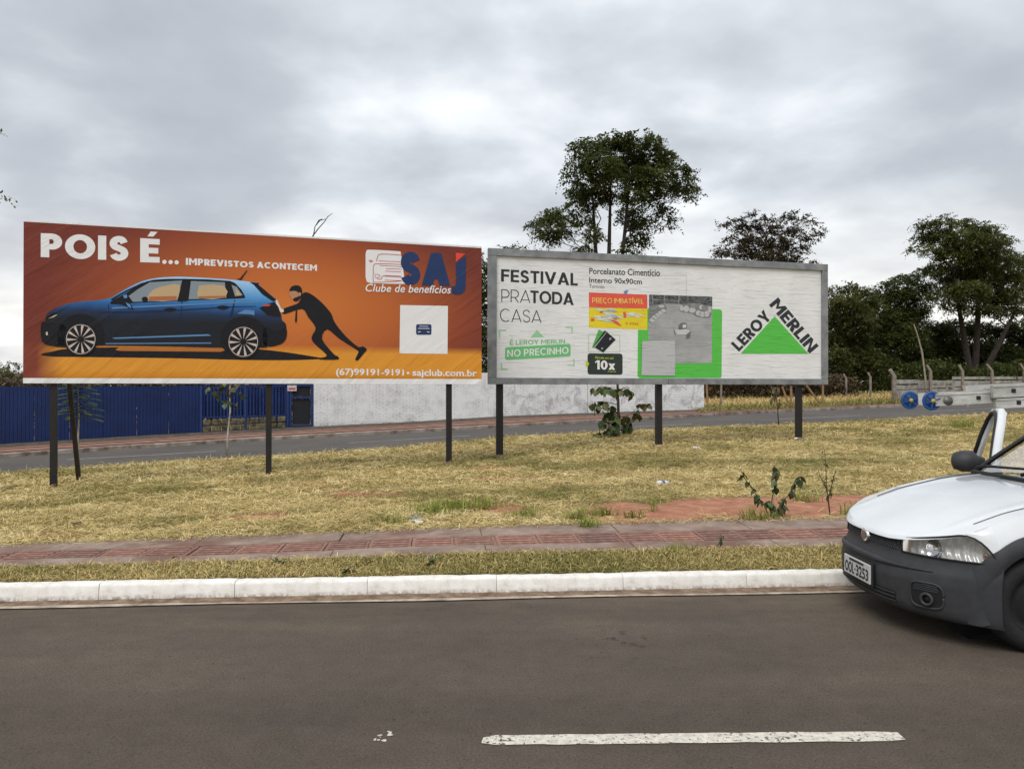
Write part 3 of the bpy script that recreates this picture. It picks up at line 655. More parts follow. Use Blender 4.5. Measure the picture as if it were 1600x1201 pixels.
def smoothpts(pts, n=5, closed=True):
    out = []; k = len(pts)
    for i in range(k if closed else k-1):
        p0, p1, p2, p3 = [Vector((*pts[(i+j) % k if closed else min(max(i+j, 0), k-1)], 0)) for j in (-1, 0, 1, 2)]
        for j in range(n):
            t = j/n; q = .5*((2*p1)+(p2-p0)*t+(2*p0-5*p1+4*p2-p3)*t*t+(3*p1-p0-3*p2+p3)*t**3); out.append((q.x, q.y))
    return out
class Print:
    """flat printed shapes on a board; each ink is a mesh lying a few millimetres proud of the sheet below"""
    def __init__(s, bd, sheet_obj): s.bd = bd; s.o = sheet_obj; s.root = sheet_obj.parent
    def obj(s, name, V, Fc, m, lay):
        me = bpy.data.meshes.new(name); me.from_pydata([(x, y, .0025*lay) for x, y in V], [], Fc); me.materials.append(m); me.update()
        return link(bpy.data.objects.new(name, me), s.o)
    def poly(s, name, loops, m, lay):
        """loops: list of (outer, *holes) polygons in photo pixels"""
        for lp in loops:
            V = []; Fc = []
            ls = [[s.bd.uv(*p) for p in q] for q in lp]; k = len(V); flat = [p for q in ls for p in q]
            for t in tessellate_polygon([[Vector((x, y, 0)) for x, y in q] for q in ls]):
                a_, b_, c_ = t; (x1, y1), (x2, y2), (x3, y3) = flat[a_], flat[b_], flat[c_]
                Fc.append((a_+k, b_+k, c_+k) if (x2-x1)*(y3-y1)-(x3-x1)*(y2-y1) > 0 else (a_+k, c_+k, b_+k))
            V += flat; o = s.obj(name, V, Fc, m, lay)
        return o
    def caps(s, name, body, quad, m, lay, t=.2, gap=.10, word=.34):
        V, Fc, Z = caps_mesh(body, t, gap, word); c = [Vector((*s.bd.uv(*q), 0)) for q in quad]; W_ = []
        for x, y in V:
            a_ = c[0]+(c[1]-c[0])*x; b_ = c[3]+(c[2]-c[3])*x; q = b_+(a_-b_)*y; W_.append((q.x, q.y))
        me = bpy.data.meshes.new(name); me.from_pydata([(x, y, .0025*lay+.00006*(z % 24)) for (x, y), z in zip(W_, Z)], [], Fc); me.materials.append(m); me.update()
        return link(bpy.data.objects.new(name, me), s.o)
    def text(s, name, body, quad, m, lay, weight=0., shear=0., space=1.0, word=1.0):
        """quad: photo pixels of the ink's corners (top left, top right, bottom right, bottom left)"""
        V, Fc = text_mesh(body, weight, shear, space, word); c = [Vector((*s.bd.uv(*q), 0)) for q in quad]
        W_ = []
        for x, y in V:
            t = c[0]+(c[1]-c[0])*x; b_ = c[3]+(c[2]-c[3])*x; q = b_+(t-b_)*y; W_.append((q.x, q.y))
        return s.obj(name, W_, Fc, m, lay)
def text_mesh(body, weight=0., shear=0., space=1., word=1.):
    cu = bpy.data.curves.new('t', 'FONT'); cu.body = body; cu.offset = weight; cu.shear = shear; cu.space_character = space; cu.space_word = word; cu.resolution_u = 4; cu.fill_mode = 'FRONT'
    ob = bpy.data.objects.new('t', cu); COL.objects.link(ob); bpy.context.view_layer.update()
    me = bpy.data.meshes.new_from_object(ob.evaluated_get(bpy.context.evaluated_depsgraph_get()))
    V = [(v.co.x, v.co.y) for v in me.vertices]; Fc = [tuple(p.vertices) if p.normal.z > 0 else tuple(p.vertices)[::-1] for p in me.polygons]
    bpy.data.objects.remove(ob); bpy.data.curves.remove(cu); bpy.data.meshes.remove(me)
    x0, x1 = min(v[0] for v in V), max(v[0] for v in V); y0, y1 = min(v[1] for v in V), max(v[1] for v in V)
    return [((x-x0)/(x1-x0), (y-y0)/(y1-y0)) for x, y in V], Fc
# plain geometric capitals, drawn stroke by stroke (cap height 1, t = stroke weight)
def cap_glyph(ch, t):
    h = t*.88; Pn = []; rect = lambda a, b, c, d: Pn.append([(a, b), (c, b), (c, d), (a, d)])
    def ring(cx, cy, rx, ry, a0, a1, n=22):
        o = [(cx+rx*math.cos(R(a0+(a1-a0)*i/n)), cy+ry*math.sin(R(a0+(a1-a0)*i/n))) for i in range(n+1)]
        q = [(cx+(rx-t)*math.cos(R(a0+(a1-a0)*i/n)), cy+(ry-h)*math.sin(R(a0+(a1-a0)*i/n))) for i in range(n+1)]
        for i in range(n): Pn.append([q[i], o[i], o[i+1], q[i+1]])
    base = {'É': 'E', 'Í': 'I', 'Ç': 'C'}.get(ch, ch); w = .62; tt = t*1.12
    if base == 'I': w = t; rect(0, 0, t, 1)
    elif base == 'L': w = .56; rect(0, 0, t, 1); rect(t, 0, w, h)
    elif base in 'EF':
        w = .62; rect(0, 0, t, 1); rect(t, 1-h, w, 1); rect(t, .5-h/2, w*.93, .5+h/2)
        if base == 'E': rect(t, 0, w, h)
    elif base == 'T': w = .68; rect(0, 1-h, w, 1); rect(w/2-t/2, 0, w/2+t/2, 1-h)
    elif base in 'PRBD':
        m = {'P': .33, 'R': .36, 'B': .47, 'D': 0}[base]; ry = (1-m)/2; w = .86 if base == 'D' else .68; rx = ry if base != 'D' else .46; xb = w-rx
        rect(0, 0, t, 1); rect(t, 1-h, xb, 1); rect(t, m, xb, m+h); ring(xb, m+ry, rx, ry, -90, 90)
        if base == 'R': Pn.append([(xb-t*.35, m), (xb+t*.85, m+.02), (w+.02, 0), (w+.02-tt*1.05, 0)])
        if base == 'B': r2 = (m+h)/2; rect(t, 0, xb+.04, h); ring(xb+.04, r2, r2, r2, -90, 90)
    elif base == 'O': w = .98; ring(w/2, .5, w/2, .515, 0, 360, 40)
    elif base == '0': w = .64; ring(w/2, .5, w/2, .51, 0, 360, 36)
    elif base == 'C': w = .88; ring(.49, .5, .49, .515, 48, 312, 32)
    elif base == 'S':
        w = .66; pts = smoothpts([(x*(w-t)+t/2, y*(1-h)+h/2) for x, y in ((.95, .80), (.78, .96), (.5, 1.01), (.16, .93), (.03, .76), (.14, .60), (.5, .505), (.86, .40), (.98, .23), (.83, .06), (.48, -.01), (.18, .05), (.0, .19))], 5, False)
        pv_ = [Vector((*p, 0)) for p in pts]; L_ = []
        for i, p in enumerate(pv_):
            d = (pv_[min(i+1, len(pv_)-1)]-pv_[max(i-1, 0)]).normalized(); n = Vector((-d.y, d.x, 0))*t*.47; L_.append(((p+n)[:2], (p-n)[:2]))
        for i in range(len(L_)-1): Pn.append([L_[i][1], L_[i+1][1], L_[i+1][0], L_[i][0]])
    elif base in 'AV':
        w = .90; c = w/2; a = t*.52; f = (lambda y: y) if base == 'A' else (lambda y: 1-y); k = c-a
        Pn.append([(0, f(0)), (tt, f(0)), (c, f((c-tt)/k)), (c, f(1)), (c-a, f(1))]); Pn.append([(w, f(0)), (w-tt, f(0)), (c, f((c-tt)/k)), (c, f(1)), (c+a, f(1))])
        if base == 'A': Pn.append([(tt+k*.2, .2), (w-tt-k*.2, .2), (w-tt-k*(.2+h*.8), .2+h*.8), (tt+k*(.2+h*.8), .2+h*.8)])
    elif base == 'N': w = .82; rect(0, 0, t, 1); rect(w-t, 0, w, 1); Pn.append([(t, 1), (t, 1-t*1.45), (w-t, 0), (w-t, t*1.45)])
    elif base == 'M': w = .98; c = w/2; rect(0, 0, t, 1); rect(w-t, 0, w, 1); Pn.append([(t, 1), (t, 1-t*1.5), (c, .36-t*.5), (c, .36+t*.75)]); Pn.append([(w-t, 1), (w-t, 1-t*1.5), (c, .36-t*.5), (c, .36+t*.75)])
    elif base == 'H': w = .80; rect(0, 0, t, 1); rect(w-t, 0, w, 1); rect(t, .5-h/2, w-t, .5+h/2)
    elif base == 'Y': w = .84; c = w/2; Pn.append([(0, 1), (tt, 1), (c+t*.15, .5), (c+t/2, .38), (c-t/2, .38)]); Pn.append([(w, 1), (w-tt, 1), (c-t*.15, .5), (c-t/2, .38), (c+t/2, .38)]); rect(c-t/2, 0, c+t/2, .38)
    elif base == '1': w = .42; rect(w-t, 0, w, 1); Pn.append([(w-t, 1), (w-t, 1-t*.95), (0, .76-t*.35), (0, .80+t*.2)])
    elif base == 'x': w = .62; k = .70; Pn.append([(0, 0), (tt, 0), (w, k), (w-tt, k)]); Pn.append([(w, 0), (w-tt, 0), (0, k), (tt, k)])
    elif base == 'J': w = .5; rect(w-t, .25, w, 1)
    if ch in 'ÉÍ': c = w/2; Pn.append([(c-.08, 1.09), (c+.10, 1.09), (c+.24, 1.30), (c+.02, 1.30)])
    if ch == 'Ç': Pn.append([(.46, 0), (.56, 0), (.60, -.12), (.44, -.22), (.38, -.15), (.48, -.11)])
    return Pn, w
def caps_mesh(body, t, gap=.10, word=.34):
    V = []; Fc = []; Z = []; x = 0
    for ch in body:
        if ch == ' ': x += word; continue
        Pn, w = cap_glyph(ch, t)
        for i, p in enumerate(Pn):
            k = len(V); V += [(x+a, b) for a, b in p]; Z += [i]*len(p); ar = sum(p[j][0]*p[(j+1) % len(p)][1]-p[(j+1) % len(p)][0]*p[j][1] for j in range(len(p))); f = tuple(range(k, k+len(p))); Fc.append(f if ar > 0 else f[::-1])
        x += w+gap
    x0, x1 = min(v[0] for v in V), max(v[0] for v in V); y0, y1 = min(v[1] for v in V), max(v[1] for v in V)
    return [((a-x0)/(x1-x0), (b-y0)/(y1-y0)) for a, b in V], Fc, Z
def ell(cx, cy, rx, ry, n=28, a0=0, a1=2*math.pi): return [(cx+rx*math.cos(a0+(a1-a0)*i/n), cy+ry*math.sin(a0+(a1-a0)*i/n)) for i in range(n)]
def rrect(x0, y0, x1, y1, r, dyr=0.):           # rounded rectangle; dyr: how much lower its right end is
    p = []
    for cx, cy, a in ((x1-r, y0+r, -90), (x1-r, y1-r, 0), (x0+r, y1-r, 90), (x0+r, y0+r, 180)):
        for k in range(5): t = R(a+90*k/4); p.append((cx+r*math.cos(t), cy+r*math.sin(t)))
    return [(x, y+dyr*(x-x0)/(x1-x0)) for x, y in p]
def line(a, b, w):
    a, b = Vector((*a, 0)), Vector((*b, 0)); n = (b-a).normalized(); n = Vector((-n.y, n.x, 0))*w/2
    return [tuple((a+n)[:2]), tuple((b+n)[:2]), tuple((b-n)[:2]), tuple((a-n)[:2])]
# inks share the wrinkles of the sheet they are printed on (object coordinates: u, v on the board)
def wrinkle_vinyl(g):
    s_ = g.n('ShaderNodeSeparateXYZ'); g.L(g.co, s_.inputs[0]); u, v = s_.outputs[0], s_.outputs[1]
    def folds(rot, sc, lo, hi, stretch=.16):
        r0 = g.n('ShaderNodeMapping'); r0.inputs['Rotation'].default_value = (0, 0, R(rot)); g.L(g.co, r0.inputs[0])
        r = g.n('ShaderNodeMapping'); r.inputs['Scale'].default_value = (stretch*sc, sc, 1); g.L(r0.outputs[0], r.inputs[0])
        return g.map(g.noise(1., 3, .5, vec=r.outputs[0], dist=.5), lo, hi)
    left = g.math('MULTIPLY', folds(-36, 3.6, .42, .8), g.map(u, 2.6, .2)); right = g.math('MULTIPLY', folds(-34, 3.8, .42, .8), g.map(u, 6.6, 8.8))
    low = g.math('MULTIPLY', folds(-46, 3.6, .45, .8), g.map(v, 1.3, .2)); soft = g.math('MULTIPLY', folds(-8, .8, .3, .7, .35), .25)
    h = g.math('ADD', g.math('ADD', left, right), g.math('ADD', low, soft)); g.bump(h, .36, .04)
def wrinkle_paper(g):
    r = g.n('ShaderNodeMapping'); r.inputs['Scale'].default_value = (1.5, 22, 1); g.L(g.co, r.inputs[0])
    n_ = g.noise(1., 5, .6, vec=r.outputs[0], dist=.35); h = g.map(n_, .56, .66)
    r2 = g.n('ShaderNodeMapping'); r2.inputs['Scale'].default_value = (2.4, 34, 1); r2.inputs['Location'].default_value = (3, 5, 0); g.L(g.co, r2.inputs[0])
    h2 = g.map(g.noise(1., 4, .6, vec=r2.outputs[0], dist=.3), .60, .68); g.bump(g.math('ADD', h, g.math('MULTIPLY', h2, .6)), .5, .018)
INK = {}
def ink(col, kind='vinyl', rough=None):
    key = (col, kind)
    if key not in INK:
        g = NG('ink_%s_%d' % (kind, len(INK)), rough or (.5 if kind == 'vinyl' else .8), .18 if kind == 'vinyl' else .15)
        g.base(g.mix(g.math('MULTIPLY', g.noise(3, 5), .16), tuple(col), tuple(c*.6+.05 for c in col))); (wrinkle_vinyl if kind == 'vinyl' else wrinkle_paper)(g); INK[key] = g.m
    return INK[key]
M_post = mat('black_painted_post', (.008, .008, .009), .6, (.014, .010, .008), scale=2.5, bump=.25)
M_mound = mat('settled_red_brown_soil', (.20, .105, .065), .95, (.10, .06, .04), scale=9, bump=.8, bscale=30)
def posts_for(bd, root, pxs, top, off=-.10, w=.115, dep=.10):
    for px in pxs:
        u = bd.uv(px, 607)[0]; q = bd.w(u, 0, off); zb = zg(q.x, q.y)-.3
        mb = MB(); mb.bbox((q.x, q.y, (zb+bd.a.z+top)/2), (w, dep, bd.a.z+top-zb), .008, Matrix.Rotation(math.atan2(bd.u.y, bd.u.x), 3, 'Z')); mb.build('post', M_post, root)
        zf = zg(q.x, q.y); mb = MB(); rr = random.Random(int(px))
        mb.grid(lambda a, b: Vector((q.x+(.05+.24*b)*math.cos(6.2832*a)*(1+.18*math.sin(11*a+px)*b), q.y+(.05+.24*b)*math.sin(6.2832*a)*(1+.18*math.sin(11*a+px)*b), zf+.075*(1-b)**1.5-.01+rr.uniform(-.008, .008)*(0 < a < 1))), 18, 4); mb.build('soil_mound', M_mound, root, True)
def mat_obj(bd, o):      # place a board-space object
    o.matrix_local = Matrix.Translation(Vector((0,0,0))) @ bd.rot().to_4x4()
# ---- orange billboard
B1 = Board(36, 343, 597.5, 752.5, 387, 601.5, 3.0)
r1 = thing('billboard', (B1.a.x+B1.u.x*4.5, B1.a.y+B1.u.y*4.5, zg(B1.a.x+B1.u.x*4.5, B1.a.y+B1.u.y*4.5)), 'orange billboard advertising a car club, blue car and man pushing it', 'billboard')
def board_sheet(bd, root, name, m, u0, u1, v0, v1, off, nx=60, ny=20, sag=None):
    V = []; Fc = []
    for i in range(nx+1):
        for j in range(ny+1):
            u = u0+(u1-u0)*i/nx; v = v0+(v1-v0)*j/ny; V.append((u, v, 0))
    for i in range(nx):
        for j in range(ny): Fc.append((i*(ny+1)+j, (i+1)*(ny+1)+j, (i+1)*(ny+1)+j+1, i*(ny+1)+j+1))
    me = bpy.data.meshes.new(name); me.from_pydata(V, [], Fc); me.materials.append(m); o = bpy.data.objects.new(name, me); link(o, root)
    o.matrix_local = Matrix.Translation(bd.w(0, 0, off)-ORG[root.name]) @ bd.rot().to_4x4(); return o
g = NG('orange_vinyl', .5, .18); s_ = g.n('ShaderNodeSeparateXYZ'); g.L(g.co, s_.inputs[0]); u, v = s_.outputs[0], s_.outputs[1]
# printed backdrop: rust wall darker to the edges, glowing amber floor below
du = g.math('DIVIDE', g.math('SUBTRACT', u, 4.7), 4.4); dv = g.math('DIVIDE', g.math('SUBTRACT', v, 1.5), 2.0)
rad = g.math('SQRT', g.math('ADD', g.math('MULTIPLY', du, du), g.math('MULTIPLY', dv, dv)))
wallc = g.ramp(rad, [(.0, (.60, .185, .040)), (.45, (.46, .125, .033)), (.8, (.27, .063, .028)), (1.0, (.17, .038, .026))])
floorc = g.ramp(v, [(.0, (.42, .15, .012)), (.17, (.60, .25, .026)), (.25, (.66, .28, .035))])
floorc = g.mix(g.map(g.math('ABSOLUTE', du), .92, 1.02), floorc, (.21, .05, .03))
g.base(g.mix(g.map(v, .62, .78), floorc, wallc)); wrinkle_vinyl(g); M_orange = g.m
M_hem = ink((.74, .75, .78))
core = MB(); L1 = B1.len
rotZ1 = Matrix.Rotation(math.atan2(B1.u.y, B1.u.x), 3, 'Z')
core.bbox(B1.w(L1/2, 1.5, -.035), (L1-.01, .05, 2.985), .006, rotZ1); core.build('backing_panel', mat('galvanised_backing', (.35, .36, .37), .5, metal=.3), r1)
ban = board_sheet(B1, r1, 'banner', M_orange, 0, L1, 0.085, 2.975, .0)
p1 = Print(B1, ban)
p1.obj('hem', [(0, -.01), (L1, -.01), (L1, .10), (0, .085)], [(0, 1, 2, 3)], M_hem, 1); p1.obj('hem', [(0, 2.968), (L1, 2.96), (L1, 3.0), (0, 3.0)], [(0, 1, 2, 3)], M_hem, 1)
A = lambda *q: [(x/4, 320+y/4) for x, y in q]               # enlargements I measured from
C2 = lambda *q: [(380+x/4, 320+y/4) for x, y in q]
WHT = ink((.76, .76, .78)); BLK = ink((.008, .008, .012)); NAVY = ink((.018, .040, .125))
# lettering
p1.caps('lettering', 'POIS', [(63,363.5),(200,369),(200,408),(63,402)], WHT, 1, .27, .09)
p1.caps('lettering', 'É', [(218.5,360.5),(249,362.5),(249,410.3),(218.5,409.5)], WHT, 1, .27)
for x in (256.5, 266.2, 275.6): p1.poly('dot', [(ell(x, 409+(x-256)*.04, 3.4, 3.3, 16),)], WHT, 1)
p1.caps('lettering', 'IMPREVISTOS', [(290,402.7),(396,409),(396,418.2),(290,413.8)], WHT, 1, .26, .10)
p1.caps('lettering', 'ACONTECEM', [(401,408.6),(495,413.5),(495,423.3),(401,418.5)], WHT, 1, .26, .10)
p1.text('lettering', '(67)99191-9191', [(525,575.2),(631,576.5),(631,590.0),(525,589)], WHT, 1, .022)
p1.poly('dot', [(ell(637.5, 582.6, 2.1, 2.1, 14),)], WHT, 1)
p1.text('lettering', 'sajclub.com.br', [(644.5,576.8),(745,577.5),(745,591.2),(644.5,590.2)], WHT, 1, .022)
# blue hatchback
gcar = NG('printed_car_paint', .42, .35); s_ = gcar.n('ShaderNodeSeparateXYZ'); gcar.L(gcar.co, s_.inputs[0])
gcar.base(gcar.ramp(gcar.map(gcar.math('ADD', s_.outputs[1], gcar.math('MULTIPLY', gcar.math('SUBTRACT', gcar.noise(1.2, 3), .5), .12)), .4, 2.05), [(.0, (.004, .005, .01)), (.48, (.005, .007, .014)), (.58, (.008, .024, .075)), (.66, (.014, .095, .30)), (.74, (.04, .20, .48)), (.84, (.13, .36, .68)), (1, (.36, .58, .84))]))
wrinkle_vinyl(gcar); M_pcar = gcar.m
p1.poly('printed_shadow', [(smoothpts(A((255,935),(330,915),(420,900),(700,890),(1400,893),(1700,910),(1960,948),(2010,962),(1800,970),(1500,968),(1100,958),(500,950),(330,948)), 4),)], BLK, 1)
p1.poly('printed_shadow', [(A((720,905),(745,889),(1100,890),(1390,894),(1405,908),(1380,918),(745,912)),)], ink((.42, .15, .03)), 2)
body = smoothpts(A((262,855),(256,800),(257,742),(284,726),(287,692),(318,660),(400,625),(500,606),(610,596),(690,580),(780,528),(880,480),(960,460),(1050,451),(1150,450),(1300,457),(1450,468),(1560,481),(1615,486)), 3, False)+A((1615,489))+smoothpts(A((1612,494),(1668,545),(1722,588),(1740,640),(1757,690),(1762,720),(1786,745),(1790,800),(1786,832),(1750,872),(1660,885),(1400,892),(1100,885),(660,878),(400,890),(330,880)), 3, False)
p1.poly('printed_car_body', [(body,)], M_pcar, 3)
# dark lower flank, arches, glass surround
for cx, cy in ((505, 838), (1525, 852)): p1.poly('printed_wheel_arch', [(A(*ell(cx, cy-18, 148, 138, 28, math.pi*.97, math.pi*2.03))+A((cx+140, cy+40), (cx-140, cy+40)),)], BLK, 4)
p1.poly('printed_bumper', [(smoothpts(A((258,742),(290,735),(390,745),(420,800),(420,880),(330,882),(262,852)), 3),), (smoothpts(A((1660,760),(1720,790),(1786,770),(1788,832),(1750,872),(1660,884),(1640,820)), 3),)], BLK, 4)
p1.poly('printed_headlight', [(A((290,700),(325,672),(368,680),(350,700),(300,722)),)], BLK, 4)
p1.poly('printed_headlight_glint', [(A((300,712),(340,690),(362,684),(335,702)),), (A((285,800),(296,790),(300,812),(290,816)),)], ink((.55, .50, .44)), 5)
p1.poly('printed_glass_surround', [(smoothpts(A((688,612),(790,548),(880,496),(960,468),(1150,462),(1400,476),(1470,490),(1530,570),(1480,586),(1140,598),(820,614),(720,620)), 2),)], BLK, 4)
p1.poly('printed_window', [(A((803,570),(860,528),(935,484),(1137,472),(1108,598),(830,606)),), (A((1192,476),(1404,484),(1414,582),(1178,590)),), (A((1446,500),(1478,512),(1516,566),(1468,572)),)], ink((.22, .27, .31)), 5)
p1.poly('printed_window_glow', [(smoothpts(A((925,570),(960,528),(1040,504),(1122,500),(1104,594),(930,598)), 2),), (smoothpts(A((1240,520),(1256,503),(1398,505),(1408,580),(1242,584)), 2),), (A((1470,520),(1512,564),(1474,568)),)], ink((.50, .36, .21)), 6)
p1.poly('printed_window_sill_glow', [(A((932,574),(1104,570),(1102,594),(930,598)),), (A((1242,572),(1408,568),(1406,580),(1242,584)),)], ink((.42, .14, .05)), 7)
p1.poly('printed_pillar', [(A((1138,470),(1188,474),(1172,600),(1108,604)),)], BLK, 7)
p1.poly('printed_mirror', [(smoothpts(A((690,608),(770,565),(795,565),(800,600),(828,640),(822,652),(760,622)), 3),), (ell(*A((905, 590))[0], 5, 4, 12),)], BLK, 8)
p1.poly('printed_mirror_glint', [(A((786,610),(812,622),(822,648),(800,636)),), (A((768,566),(792,560),(796,582),(776,584)),)], ink((.10, .28, .55)), 9)
p1.poly('printed_crease', [(A((610,668),(900,664),(1120,654),(1460,634),(1600,632),(1600,636),(1460,640),(1120,662),(900,672),(620,676)),), (A((676,620),(680,620),(684,860),(680,860)),), (A((1134,602),(1140,602),(1124,800),(1120,800)),), (A((1466,592),(1470,592),(1452,690),(1430,710)),)], ink((.006, .022, .07)), 4.4)
p1.poly('printed_highlight', [(A((700,640),(1000,626),(1480,606),(1620,606),(1620,612),(1480,614),(1000,636),(700,650)),), (A((1480,680),(1530,655),(1590,660),(1590,690),(1560,684)),), (A((660,864),(1320,860),(1320,867),(660,870)),), (A((700,830),(1300,808),(1320,818),(720,838)),)], ink((.10, .23, .46)), 4.7)
p1.poly('printed_door_handle', [(smoothpts(A((1022,655),(1060,642),(1104,652),(1060,668)), 3),), (smoothpts(A((1352,640),(1392,628),(1436,640),(1392,656)), 3),)], BLK, 5)
p1.poly('printed_tail_light', [(A((1620,645),(1660,622),(1716,606),(1740,640),(1757,690),(1740,700),(1672,690)),)], BLK, 5)
p1.poly('printed_tail_light_glow', [(A((1632,634),(1664,621),(1694,622),(1680,634)),)], ink((.55, .07, .045)), 6)
p1.poly('printed_spoiler', [(A((1560,482),(1618,488),(1612,496),(1668,545),(1726,592),(1706,604),(1640,560),(1585,500)),)], BLK, 5)
p1.poly('printed_aerial', [(A((1478,464),(1500,458),(1540,408),(1545,410),(1510,462),(1506,470)),)], BLK, 4)
p1.poly('printed_roof_edge', [(A((690,590),(780,538),(880,490),(960,470),(1150,462),(1300,466),(1440,476),(1440,480),(1300,472),(1150,468),(965,476),(884,497),(784,546),(700,596)),)], BLK, 5)
for cx, cy, rr in ((505, 840, 104), (1520, 856, 106)):
    p1.poly('printed_tyre', [(A(*ell(cx, cy, rr, rr*1.02)),)], BLK, 6)
    sp_ = []
    for k in range(11):
        a = 2*math.pi*k/11+.2; c_, n_ = math.cos, math.sin
        sp_.append((A((cx+16*c_(a), cy+16*n_(a)), (cx+86*c_(a+.16), cy+86*n_(a+.16)), (cx+87*c_(a+.02), cy+87*n_(a+.02)), (cx+84*c_(a-.04), cy+84*n_(a-.04))),))
    p1.poly('printed_rim', [(A(*ell(cx, cy, 92, 93)), A(*ell(cx, cy, 88, 89))[::-1])]+sp_, ink((.55, .47, .43)), 7)
    p1.poly('printed_hub', [(A(*ell(cx, cy, 15, 15, 14)),)], BLK, 8)
# man pushing
p1.poly('printed_man', [(smoothpts(C2((245,652),(330,620),(352,600),(368,556),(404,548),(470,592),(545,672),(572,735),(640,820),(716,886),(745,884),(772,902),(752,930),(718,970),(700,965),(718,925),(712,908),(600,836),(525,778),(492,838),(566,932),(588,944),(592,966),(480,966),(482,956),(522,938),(440,862),(428,822),(452,768),(404,700),(366,650),(256,682)), 3),),
    (smoothpts(C2((288,536),(300,512),(330,502),(358,512),(368,545),(360,575),(347,588),(349,560),(334,540),(305,542)), 3),), (smoothpts(C2((310,588),(324,580),(342,572),(352,588),(336,602),(318,602)), 3),), (C2((328,650),(336,652),(336,720),(330,740),(323,728)),)], BLK, 3)
p1.poly('printed_face', [(smoothpts(C2((291,543),(318,538),(336,544),(345,558),(340,574),(322,580),(310,590),(302,586),(297,572),(289,566)), 3),), (ell(*C2((352, 558))[0], 2.2, 3, 12),)], ink((.46, .23, .13)), 4)
p1.poly('printed_hand', [(smoothpts(C2((203,602),(212,596),(236,646),(250,652),(252,668),(236,672),(214,658)), 3),)], ink((.70, .62, .56)), 4)
# club emblem
p1.poly('emblem_plate', [(smoothpts([(571,397),(572.5,391.5),(577,390),(605,391.2),(633,393.2)], 3, False)+[(633,443.5),(605,443.2),(578,442),(573,440),(571,433)],)], WHT, 1)
RED = ink((.50, .035, .05))
def cl(w, *q):
    pts = [Vector((*p, 0)) for p in smoothpts(C2(*q), 4, False)+[C2(q[-1])[0]]]; a_, b_ = [], []
    for i, p in enumerate(pts):
        d = (pts[min(i+1, len(pts)-1)]-pts[max(i-1, 0)]).normalized(); n = Vector((-d.y, d.x, 0))*w/2; a_.append(tuple((p+n)[:2])); b_.append(tuple((p-n)[:2]))
    return [(a_+b_[::-1],)]
rl = cl(1.0, (832,352),(838,330),(850,310),(900,308),(985,314))+cl(.8, (845,350),(980,356))+cl(1.0, (785,346),(802,348),(808,352),(795,356),(788,351))+cl(.9, (990,372),(840,368),(815,380),(812,420),(812,470),(830,484),(990,476))+cl(.8, (850,378),(990,386))+cl(.8, (822,432),(850,438),(852,450),(830,455),(823,448),(823,438))+cl(.8, (890,398),(990,402))+cl(.8, (888,414),(985,418))+cl(.8, (885,446),(990,452))+cl(.9, (835,462),(860,464),(880,442),(985,446))+cl(.8,(885,470),(985,474))
p1.poly('emblem_lines', rl, RED, 2)
p1.caps('lettering', 'S', [(626,392.5),(657,394),(656,446),(626,445)], NAVY, 3, .30)
p1.caps('lettering', 'A', [(659,394),(703.5,396),(703.5,447),(658.5,446)], NAVY, 3, .30)
p1.poly('letter_j', [(C2((1328,364),(1392,318),(1390,490))+smoothpts(C2((1390,490),(1386,530),(1364,556),(1330,560),(1304,554)), 4, False)+C2((1304,554),(1303,508),(1322,508),(1330,490)),)], NAVY, 3)
p1.poly('letter_j_tip', [(C2((1328,300),(1388,304),(1328,358)),)], ink((.72, .075, .045)), 3)
p1.text('lettering', 'Clube de benefícios', [(571,443.2),(704.5,446.5),(704.5,458.8),(571,455.5)], WHT, 4, .012, shear=.22, space=1.03)
# plain square where the code was, with its small dark car badge
p1.poly('white_square', [([(625.2,476.5),(699.8,477.8),(699.2,552.8),(624.2,552)],)], WHT, 1)
p1.poly('badge', [(rrect(650, 506.5, 674, 523, 2.5),)], NAVY, 2)
p1.poly('badge_lines', [(line((653,513),(671,513.2),.9),), (line((655,509.5),(669,509.7),.8),), (line((653,519),(657,518),1),), (line((667,518),(671,519),1),)], WHT, 3)
posts_for(B1, r1, (82, 420, 703), 2.8)
for px in (90, 424):
    u = B1.uv(px, 607)[0]; a_ = B1.w(u, 1.9, -.14); b_ = B1.w(u-.05, 0, -2.0); b_.z = zg(b_.x, b_.y)-.15
    mb = MB(); mb.bar(a_, b_, .08, .08); mb.build('rear_brace', mat('brown_timber_brace', (.030, .02, .014), .8, var=.4, scale=4, bump=.4), r1)
for z_ in (.35, 1.5, 2.65):
    mb = MB(); mb.bar(B1.w(.05, z_, -.09), B1.w(L1-.05, z_, -.09), .05, .06); mb.build('rear_rail', M_post, r1)
# ---- white billboard in a grey metal frame
B2 = Board(762, 389, 601.5, 1292, 413.5, 601.5, 3.2); L2 = B2.len
r2 = thing('billboard', (B2.a.x+B2.u.x*4.6, B2.a.y+B2.u.y*4.6, zg(B2.a.x+B2.u.x*4.6, B2.a.y+B2.u.y*4.6)), 'white paper billboard for a home store in a grey metal frame, green triangle emblem', 'billboard')
g = NG('pasted_paper', .8, .15); pp = g.ramp(g.noise(.9, 6, .65), [(.3, (.66, .665, .67)), (.7, (.77, .775, .785))])
g.base(g.mix(g.map(g.noise(1., 4, .6, vec=g.scaled(1.8, 26, 1), dist=.3), .63, .72, 0, .28), pp, (.35, .35, .36))); wrinkle_paper(g); M_paper = g.m
rotZ2 = Matrix.Rotation(math.atan2(B2.u.y, B2.u.x), 3, 'Z')
mb = MB(); mb.bbox(B2.w(L2/2, 1.6, -.05), (L2-.06, .04, 3.12), .006, rotZ2); mb.build('backing_panel', mat('grey_backing', (.3, .3, .31), .7), r2)
